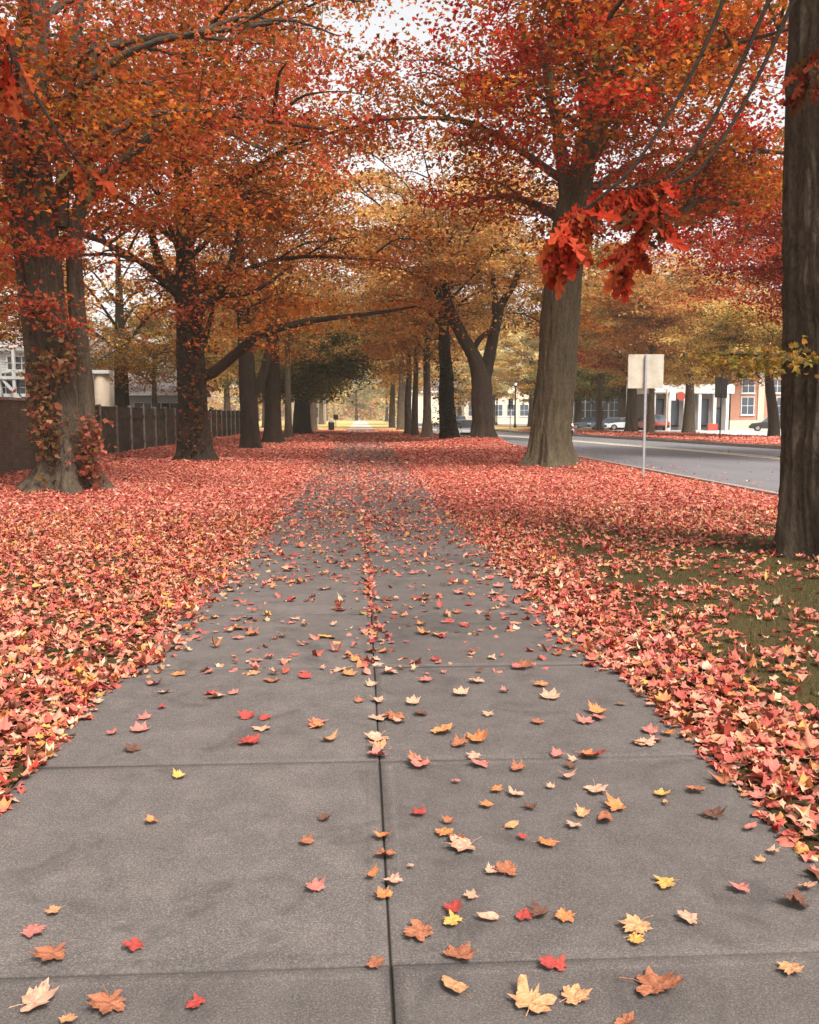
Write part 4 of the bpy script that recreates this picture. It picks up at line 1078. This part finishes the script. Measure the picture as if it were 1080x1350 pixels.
# ------------------------------------------------------------------ houses behind the fence, shops across the road
def brick_m(name, c1, c2, mortar):
    m, nt, b = mat(name, .85, .2)
    o = objco(nt); cb = nt.nodes.new('ShaderNodeCombineXYZ'); sp = nt.nodes.new('ShaderNodeSeparateXYZ'); nt.links.new(o, sp.inputs[0])
    nt.links.new(sp.outputs['X'], cb.inputs['X']); nt.links.new(sp.outputs['Z'], cb.inputs['Y'])
    br = nt.nodes.new('ShaderNodeTexBrick'); nt.links.new(cb.outputs[0], br.inputs['Vector'])
    br.inputs['Scale'].default_value = 1; br.inputs['Brick Width'].default_value = .25; br.inputs['Row Height'].default_value = .09; br.inputs['Mortar Size'].default_value = .01
    br.inputs['Color1'].default_value = (*lin(c1), 1); br.inputs['Color2'].default_value = (*lin(c2), 1); br.inputs['Mortar'].default_value = (*lin(mortar), 1)
    nt.links.new(br.outputs['Color'], b.inputs['Base Color']); return m
M['white'] = plain('white_paint', (218, 216, 212), .6, .3, 0, .05, 2)
M['siding'], nt, b = mat('white_siding', .6, .3)
o_ = objco(nt); wv = nt.nodes.new('ShaderNodeTexWave'); wv.bands_direction = 'Z'; wv.inputs['Scale'].default_value = 2.2; nt.links.new(o_, wv.inputs['Vector'])
nt.links.new(ramp(nt, wv.outputs['Fac'], [(.02, (170, 168, 166)), (.2, (206, 204, 202))]), b.inputs['Base Color'])
M['cream'] = plain('cream_render', (206, 194, 176), .8, .2, 0, .06, 2)
M['roofgrey'] = plain('grey_shingles', (120, 114, 114), .9, .2, 0, .15, 8)
M['glass'], nt, b = mat('window_glass', .08, .6); b.inputs['Base Color'].default_value = (*lin((70, 78, 88)), 1)
M['brick_red'] = brick_m('red_brick', (176, 116, 92), (160, 98, 76), (170, 150, 134))
M['darkm'] = plain('dark_metal', (24, 22, 22), .8, .2, 0, .1)
M['galv'] = plain('galvanised_steel', (158, 160, 162), .4, .5, .4, .1, 20)
M['signback'] = plain('sign_back', (180, 172, 154), .6, .3, 0, .16, 2.2)
M['redpaint'] = plain('red_paint', (168, 66, 50), .5, .4, 0, .06)
M['stone'] = plain('pale_stone', (200, 182, 160), .85, .2, 0, .08, 3)
M['greywall'] = plain('grey_cladding', (120, 112, 108), .7, .3, 0, .08, 2)

def window(t, x, z, wd, hh, yf, mull=1, rows=2, frame='white'):
    f = MB(); e = .07
    f.box(x, x + wd, yf - .06, yf + .05, z, z + e).box(x, x + wd, yf - .06, yf + .05, z + hh - e, z + hh)
    f.box(x, x + e, yf - .06, yf + .05, z + e, z + hh - e).box(x + wd - e, x + wd, yf - .06, yf + .05, z + e, z + hh - e)
    for k in range(1, mull + 1): xx = x + wd * k / (mull + 1); f.box(xx - .025, xx + .025, yf - .05, yf + .04, z + e, z + hh - e)
    for k in range(1, rows): zz = z + hh * k / rows; f.box(x + e, x + wd - e, yf - .045, yf + .035, zz - .025, zz + .025)
    o = f.build('window', M[frame], t)
    MB().box(x + e, x + wd - e, yf - .02, yf + .02, z + e, z + hh - e).build('pane', M['glass'], o)
    MB().box(x - .08, x + wd + .08, yf - .14, yf - .003, z - .1, z - .003).build('sill', M[frame], o)
def house(label, px0, px1, Y, z1, wallm, depth=9, roof=None, wins=(), zr=2.2):
    x0 = at(px0, 548, Y)[0]; x1 = at(px1, 548, Y)[0]
    t = empty('house', ((x0 + x1) / 2, Y, 0), label, 'house')
    hw = (x1 - x0) / 2
    MB().box(-hw, hw, 0, depth, -.2, z1).build('wall', M[wallm], t)
    if roof:
        MB().prism([(-.5, z1 - .05), (depth / 2, z1 + zr), (depth + .5, z1 - .05), (depth + .5, z1 + .1), (depth / 2, z1 + zr + .18), (-.5, z1 + .1)], -hw - .4, hw + .4, 'x').build('roof', M[roof], t)
        MB().box(-hw - .4, hw + .4, -.62, -.5, z1 - .12, z1 + .12).build('gutter', M['white'], t)
        MB().prism([(0, z1), (depth, z1), (depth / 2, z1 + zr - .05)], -hw + .02, hw - .02, 'x').build('gable', M[wallm], t)
    for (fx, z, wd, hh, mu, ro) in wins: window(t, -hw + fx * 2 * hw, z, wd, hh, -.03, mu, ro)
    return t
h = house('white house with grey roof showing above the fence between the first two left trunks', 168, 244, 62, 3.05, 'siding', 8, 'roofgrey', [(.12, 1.5, 1.3, 1.0, 1, 2), (.42, 1.5, 1.3, 1.0, 1, 2), (.74, 1.4, .8, 1.1, 0, 2)], 1.6)
h = house('cream house with a balcony just right of the big left trunk', 98, 140, 60, 5.3, 'cream', 8, 'roofgrey', [(.2, 3.1, .9, 1.3, 1, 2), (.62, 3.1, .7, 1.3, 0, 2)], 1.2)
bl = MB()
for k in range(12): bl.box(-1.0 + k * .17, -.97 + k * .17, -1.0, -.96, 2.5, 3.4)
bl.box(-1.1, 1.1, -1.05, -.003, 2.38, 2.5).box(-1.05, 1.05, -1.03, -.93, 3.4, 3.47)
bl.build('balcony', M['white'], h)
xx = at(136, 548, 52)[0]
t = empty('round_column', (xx, 52, 0), 'pale round column standing behind the fence by the cream house', 'column')
MB().tube((0, 0, -.2), (0, 0, 3.9), .42, .42, 24).build('shaft', M['stone'], t, 0, True)
MB().box(-.55, .55, -.55, .55, 3.902, 4.1).build('cap', M['white'], t, .02)
h = house('glazed white building with braced balconies at the left edge', -70, 44, 50, 5.2, 'siding', 10, None, [(.62, 2.7, 1.1, 1.2, 2, 3), (.85, 2.7, .75, 1.2, 1, 3), (.44, 2.7, 1.0, 1.2, 2, 3), (.72, 3.98, 1.2, .8, 2, 2)])
hw = (at(44, 548, 50)[0] - at(-70, 548, 50)[0]) / 2
bb = MB()
for fx in (-.4, -.05, .3, .65, .98):
    x_ = fx * hw
    bb.box(x_ - .07, x_ + .07, -.4, -.22, 0, 5.15)
for fx in (-.4, .3):
    bb.prism([(fx * hw + .1, 3.5), (fx * hw + .28, 3.5), (fx * hw + 1.5, 2.05), (fx * hw + 1.3, 2.05)], -.36, -.26, 'y')
    bb.prism([(fx * hw + 1.4, 2.05), (fx * hw + 1.6, 2.05), (fx * hw + .7 * hw - .1, 3.5), (fx * hw + .7 * hw - .3, 3.5)], -.352, -.252, 'y') if 0 else None
bb.box(-hw, hw, -.45, -.18, 3.52, 3.68).box(-hw, hw, -.45, -.18, 5.152, 5.3)
bb.build('balcony_frame', M['white'], h)
house('pale far house left of the vista', 385, 428, 170, 6, 'cream', 9, 'roofgrey', [(.15, 1.2, 1.6, 2, 1, 2), (.55, 1.2, 1.6, 2, 1, 2), (.3, 4, 1.4, 1.4, 1, 2)], 2.5)
house('pale far building right of the vista', 530, 600, 210, 7, 'cream', 10, 'roofgrey', [(.1, 1.2, 2, 2, 1, 2), (.4, 1.2, 2, 2, 1, 2), (.7, 1.2, 2, 2, 1, 2)], 2.5)
house('long white building behind the parked cars', 735, 862, 135, 7, 'white', 12, None, [(.04 + k * .12, 1.2, 1.9, 3.6, 1, 3) for k in range(8)])
house('cream building beyond the yellow trees', 612, 718, 185, 8, 'cream', 12, None, [(.05 + k * .16, 1.5, 1.8, 2.4, 1, 2) for k in range(6)])

# brick building
Yk = 100
x0, x1 = at(963, 548, Yk)[0], at(1075, 548, Yk)[0]
t = empty('brick_building', (x0, Yk, 0), 'red brick building with a white sash window and stone base across the road', 'building')
W_ = x1 - x0
MB().box(0, W_, 0, 12, 1.1, 6.2).build('wall', M['brick_red'], t)
MB().box(-.06, W_ + .06, -.08, 12.08, -.2, 1.098).build('stone_base', M['stone'], t)
MB().box(-.2, W_ + .2, -.2, 12.2, 6.202, 6.6).build('cornice', M['stone'], t)
MB().box(3.05, 3.75, -.12, -.003, 1.1, 6.19).build('pilaster', M['stone'], t)
for k in range(3):
    window(t, 1.15 + k * 3.3, 1.7, 1.5, 2.0, -.03, 1, 2)
    window(t, 1.15 + k * 3.3, 4.1, 1.5, 1.6, -.03, 1, 2)
# shop
Yk = 98
x0, x1 = at(855, 548, Yk)[0], at(962, 548, Yk)[0]; W_ = x1 - x0
t = empty('shop', (x0, Yk, 0), 'low shop with dark glass front and white columns left of the brick building', 'shop')
MB().box(0, W_, .8, 12, -.2, 4.6).build('wall', M['greywall'], t)
MB().box(-.2, W_ + .2, -.6, 12.2, 4.0, 5.0).box(-.1, 3.4, -.72, -.602, 4.1, 4.9).build('fascia', M['white'], t)
for k, xk in enumerate((.3, 2.0, 3.7, 5.35, 7.0, 8.4)):
    if xk < W_: MB().box(xk, xk + .32, -.45, -.1, -.1, 3.998).build('column', M['white'], t, .02)
for xk, wd in ((.7, 1.2), (2.4, 1.2), (5.8, 1.1)):
    window(t, xk, .5, wd, 2.9, .75, 0, 1, 'darkm')
for xk in (4.3, 7.4):
    o = MB().box(xk, xk + .95, .68, .77, .0, 2.5).build('door', M['darkm'], t)
    MB().box(xk + .1, xk + .85, .66, .678, .2, 2.35).build('pane', M['glass'], o)
    MB().box(xk + .82, xk + .86, .6, .655, 1.0, 1.3).build('handle', M['galv'], o)
MB().box(6.1, 7.2, -1.4, -1.0, .0, .75).build('planter', M['redpaint'], t, .03)

# ------------------------------------------------------------------ signs, poles, lamps
p = gp(848, 631); p[2] = float(height(p[0], p[1])) - .02
t = empty('square_sign', tuple(p), 'blank beige back of a square road sign on a galvanised post by the near kerb', 'sign', None, math.radians(-8))
MB().box(-.028, .028, -.03, .03, -.2, 3.12).build('post', M['galv'], t, .006)
sgn = MB().box(-.44, .44, .034, .040, 2.28, 3.13).build('panel', M['signback'], t, .002)
MB().tube((0, -.036, 2.45), (0, -.03, 2.45), .02, .02, 8).build('bolt', M['galv'], t)
MB().tube((0, -.036, 2.95), (0, -.03, 2.95), .02, .02, 8).build('bolt', M['galv'], t)
p = gp(949, 581)
t = empty('dark_sign', (p[0], p[1], 0), 'dark double-panel sign on a thin black post on the red verge', 'sign', None, math.radians(5))
MB().tube((0, 0, -.1), (0, 0, 4.25), .045, .04, 10).build('post', M['darkm'], t)
MB().box(-.42, -.03, .03, .08, 2.75, 4.05).build('panel', M['darkm'], t, .01)
MB().box(.03, .42, .05, .1, 2.72, 4.0).build('panel', M['darkm'], t, .01)
def lamp(px, py, hgt, label, m='galv', head=True, r=.07):
    p = gp(px, py)
    t = empty('street_lamp' if head else 'pole', (p[0], p[1], 0), label, 'lamp' if head else 'pole')
    MB().tube((0, 0, -.1), (0, 0, .5), r * 1.9, r * 1.6, 12).build('base', M[m], t)
    MB().tube((0, 0, .5), (0, 0, hgt), r, r * .8, 10).build('pole', M[m], t)
    if head:
        MB().tube((0, 0, hgt), (0, 0, hgt + .12), .16, .2, 12).tube((0, 0, hgt + .5), (0, 0, hgt + .75), .26, .04, 12).build('lamp_head', M['darkm'], t)
        MB().tube((0, 0, hgt + .121), (0, 0, hgt + .499), .17, .22, 12).build('globe', M['white'], t)
    return t
lamp(679, 565, 5.2, 'dark lamp post on the far verge right of the forked tree', 'darkm', r=.11)
lamp(655, 561, 3.6, 'shorter dark lamp post behind the fork, across the road', 'darkm', r=.1)
lamp(803, 565, 6.4, 'thin grey pole on the far verge left of the square sign', 'galv', False, .09)
lamp(825, 567, 8.5, 'tall thin pole just behind the square sign', 'galv', False, .06)
# round red sign on a bracket pole
p = gp(878, 568)
t = empty('shop_sign', (p[0], p[1], 0), 'round red sign and small white board hung on a slim pole before the shop', 'sign')
MB().tube((0, 0, -.1), (0, 0, 4.4), .09, .08, 10).build('pole', M['stone'], t)
MB().box(.09, 1.9, -.03, .03, 4.2, 4.28).build('bracket', M['white'], t)
MB().box(.3, .95, -.05, .05, 3.2, 4.15).build('board', M['white'], t, .02)
MB().tube((1.5, -.05, 3.65), (1.5, .05, 3.65), .46, .46, 28).build('disc', M['redpaint'], t)
# traffic lights seen through the fork
for px, lab in ((649, 'small dark traffic signal hanging just right of the forked trunk'), (673, 'small dark traffic signal beside the dark lamp post')):
    q = at(px, 534, 92)
    t = empty('traffic_signal', (q[0], 92, 0), lab, 'signal')
    MB().tube((0, 0, -.1), (0, 0, 3.3), .05, .05, 8).build('pole', M['galv'], t)
    MB().box(-.22, .22, -.35, -.06, 2.3, 3.3).build('housing', M['darkm'], t, .04)
    for k in range(3):
        MB().tube((0, -.36, 2.47 + k * .33), (0, -.352, 2.47 + k * .33), .1, .1, 12).build('lens', M['glass'], t)
q = gp(703, 562)
t = empty('control_box', (q[0], q[1], 0), 'dark upright control box left of the leaning trunk across the road', 'box')
MB().box(-.3, .3, -.2, .2, 0, 1.35).build('cabinet', M['darkm'], t, .03)
MB().box(-.34, .34, -.24, .24, 1.352, 1.42).build('lid', M['darkm'], t, .01)
q = gp(437, 568)
t = empty('litter_bin', (q[0], q[1], 0), 'small dark litter bin at the left of the pale stretch of path', 'bin')
MB().tube((0, 0, 0), (0, 0, .9), .3, .34, 16).build('body', M['darkm'], t)
MB().tube((0, 0, .902), (0, 0, 1.05), .36, .2, 16).build('lid', M['greywall'], t)
q = gp(443, 562.5)
t = empty('sign_post', (q[0], q[1], 0), 'tiny dark sign on a post beyond the litter bin', 'sign')
MB().tube((0, 0, 0), (0, 0, 1.7), .05, .05, 8).build('post', M['darkm'], t)
MB().box(-.35, .35, -.08, -.052, 1.0, 1.75).build('panel', M['darkm'], t, .02)
q = gp(425, 577.5)
R2 = np.random.default_rng(2)
mb = MB(); ns_, nr = 18, 7
for i in range(nr):
    f = i / (nr - 1)
    for k in range(ns_):
        a_ = 2 * math.pi * k / ns_; rr_ = (1 - f) ** .6 * (1 + .2 * R2.normal()) 
        mb.v.append((.55 * rr_ * math.cos(a_), .35 * rr_ * math.sin(a_), -.05 + .24 * math.sin(f * 1.57) + .02 * R2.normal()))
for i in range(nr - 1):
    for k in range(ns_):
        k2 = (k + 1) % ns_; mb.f.append((i * ns_ + k, i * ns_ + k2, (i + 1) * ns_ + k2, (i + 1) * ns_ + k))
o = mb.build('earth_clump', M['joint']); o.location = (q[0], q[1], 0)
tag(o, 'small dark clump of earth on the red lawn left of the path', 'clump')

# ------------------------------------------------------------------ cars
def car_paint(n_, c):
    m, nt, b = mat(n_, .25, .5); b.inputs['Base Color'].default_value = (*lin(c), 1); b.inputs['Coat Weight'].default_value = .5
    return m
M['tyre'] = plain('tyre_rubber', (30, 30, 30), .9, .2); M['rim'] = plain('wheel_rim', (150, 150, 152), .4, .5, .6)
M['tail'] = plain('tail_lens', (150, 26, 24), .3, .5); M['head'] = plain('head_lens', (220, 220, 215), .2, .6)
def car(label, x, y, rz, c, suv=False, group=None, z=0.0):
    t = empty('parked_car', (x, y, z), label, 'car', group, rz)
    L, Wd = 4.5, 1.8; H = 1.72 if suv else 1.44; zb = .95 if suv else .86
    pm = car_paint('paint_' + '_'.join(map(str, c)), c)
    # along +y is the front; side profile extruded across x
    low = [(-2.22, .35), (-2.25, .62), (-2.2, zb), (-.9, zb + .04), (.95, zb), (2.0, zb - .14), (2.22, .6), (2.2, .3),
           (1.78, .28), (1.7, .5), (1.42, .66), (1.12, .5), (1.04, .28), (-1.04, .28), (-1.12, .5), (-1.42, .66), (-1.7, .5), (-1.78, .28)]
    b1 = MB().prism(low, -Wd / 2, Wd / 2, 'x').build('body', pm, t, .035)
    rb = -2.1 if suv else -1.75
    cab = MB(); a_ = [(rb, zb + .01), (rb + .35, H - .06), (.25, H - .04), (1.05, zb + .01)]
    k = len(cab.v)
    for sx, ins in ((-1, 0), (1, 0)):
        for (yy, zz) in a_:
            xx_ = sx * (Wd / 2 - (.06 if zz < H - .2 else .2)); cab.v.append((xx_, yy, zz))
    cab.f += [(0, 1, 2, 3), (7, 6, 5, 4), (0, 4, 5, 1), (1, 5, 6, 2), (2, 6, 7, 3), (3, 7, 4, 0)]
    cab.build('cabin_glass', M['glass'], t, .02)
    MB().box(-Wd / 2 + .2, Wd / 2 - .2, rb + .36, .27, H - .05, H).build('roof', pm, t, .02)
    for yy in (-.55,):
        for sx in (-1, 1): MB().prism([(sx * (Wd / 2 - .05), zb), (sx * (Wd / 2 - .045), zb + .01), (sx * (Wd / 2 - .19), H - .05), (sx * (Wd / 2 - .2), H - .06)], yy - .05, yy + .05, 'y').build('pillar', pm, t)
    for yy in (-1.41, 1.41):
        for sx in (-1, 1):
            o = MB().tube((sx * (Wd / 2 - .2), yy, .32), (sx * (Wd / 2 + .01), yy, .32), .32, .32, 20).build('wheel', M['tyre'], t)
            MB().tube((sx * (Wd / 2 + .012), yy, .32), (sx * (Wd / 2 + .03), yy, .32), .2, .18, 14).build('rim', M['rim'], o)
    for sx in (-1, 1):
        MB().box(sx * .72 - .14, sx * .72 + .14, 2.10, 2.235, .62, .76).build('headlight', M['head'], t, .02)
        MB().box(sx * .76 - .12, sx * .76 + .12, -2.275, -2.2, .66, .9).build('tail_light', M['tail'], t, .02)
    MB().box(-.85, .85, -2.3, -2.22, .3, .56).build('rear_bumper', M['darkm'], t, .02)
    MB().box(-.55, .55, 2.19, 2.25, .34, .52).build('grille', M['darkm'], t, .02)
    return t
car('white car facing the camera, parked at the near kerb left of the forked trunk', 7.75, 68, math.pi, (214, 216, 220), False, z=-.13)
car('pale blue-grey estate parked behind the white car', 7.9, 75, math.pi, (150, 168, 190), True, z=-.13)
car('silver car seen from behind, half hidden by the leaning trunk', at(742, 560, 74)[0], 76, 0, (200, 202, 206), True, z=-.13)
for i, (px, c, lab, rz) in enumerate([(775, (96, 104, 116), 'dark grey car in the lot right of the leaning trunk', 1.4), (797, (70, 82, 100), 'dark blue car beside the dark grey one in the lot', 1.5), (815, (206, 206, 208), 'white car at the right of the row in the lot', 1.45), (842, (150, 44, 36), 'red car end-on behind the square sign post', .25), (1036, (216, 214, 210), 'white car at the far right by the brick building', 1.5)]):
    q = at(px, 560, 106 - i); car(lab, q[0], 106 - i * 2.5, rz, c, i == 3, 'cars parked in the lot' if 0 else None)
car('dark van standing right of the brick building', at(1018, 560, 92)[0], 92, 1.2, (40, 42, 46), True)

# ------------------------------------------------------------------ thin haze
hz = MB().box(-260, 260, -20, 420, -1.3, 40).build('haze', (lambda m: m)(bpy.data.materials.new('haze')))
hm = hz.data.materials[0]; hm.use_nodes = True
hm.node_tree.nodes.clear()
ho = hm.node_tree.nodes.new('ShaderNodeOutputMaterial'); hv = hm.node_tree.nodes.new('ShaderNodeVolumePrincipled')
hv.inputs['Color'].default_value = (1, .9, .74, 1); hv.inputs['Density'].default_value = .0006
hm.node_tree.links.new(hv.outputs[0], ho.inputs['Volume'])
tag(hz, kind='stuff')
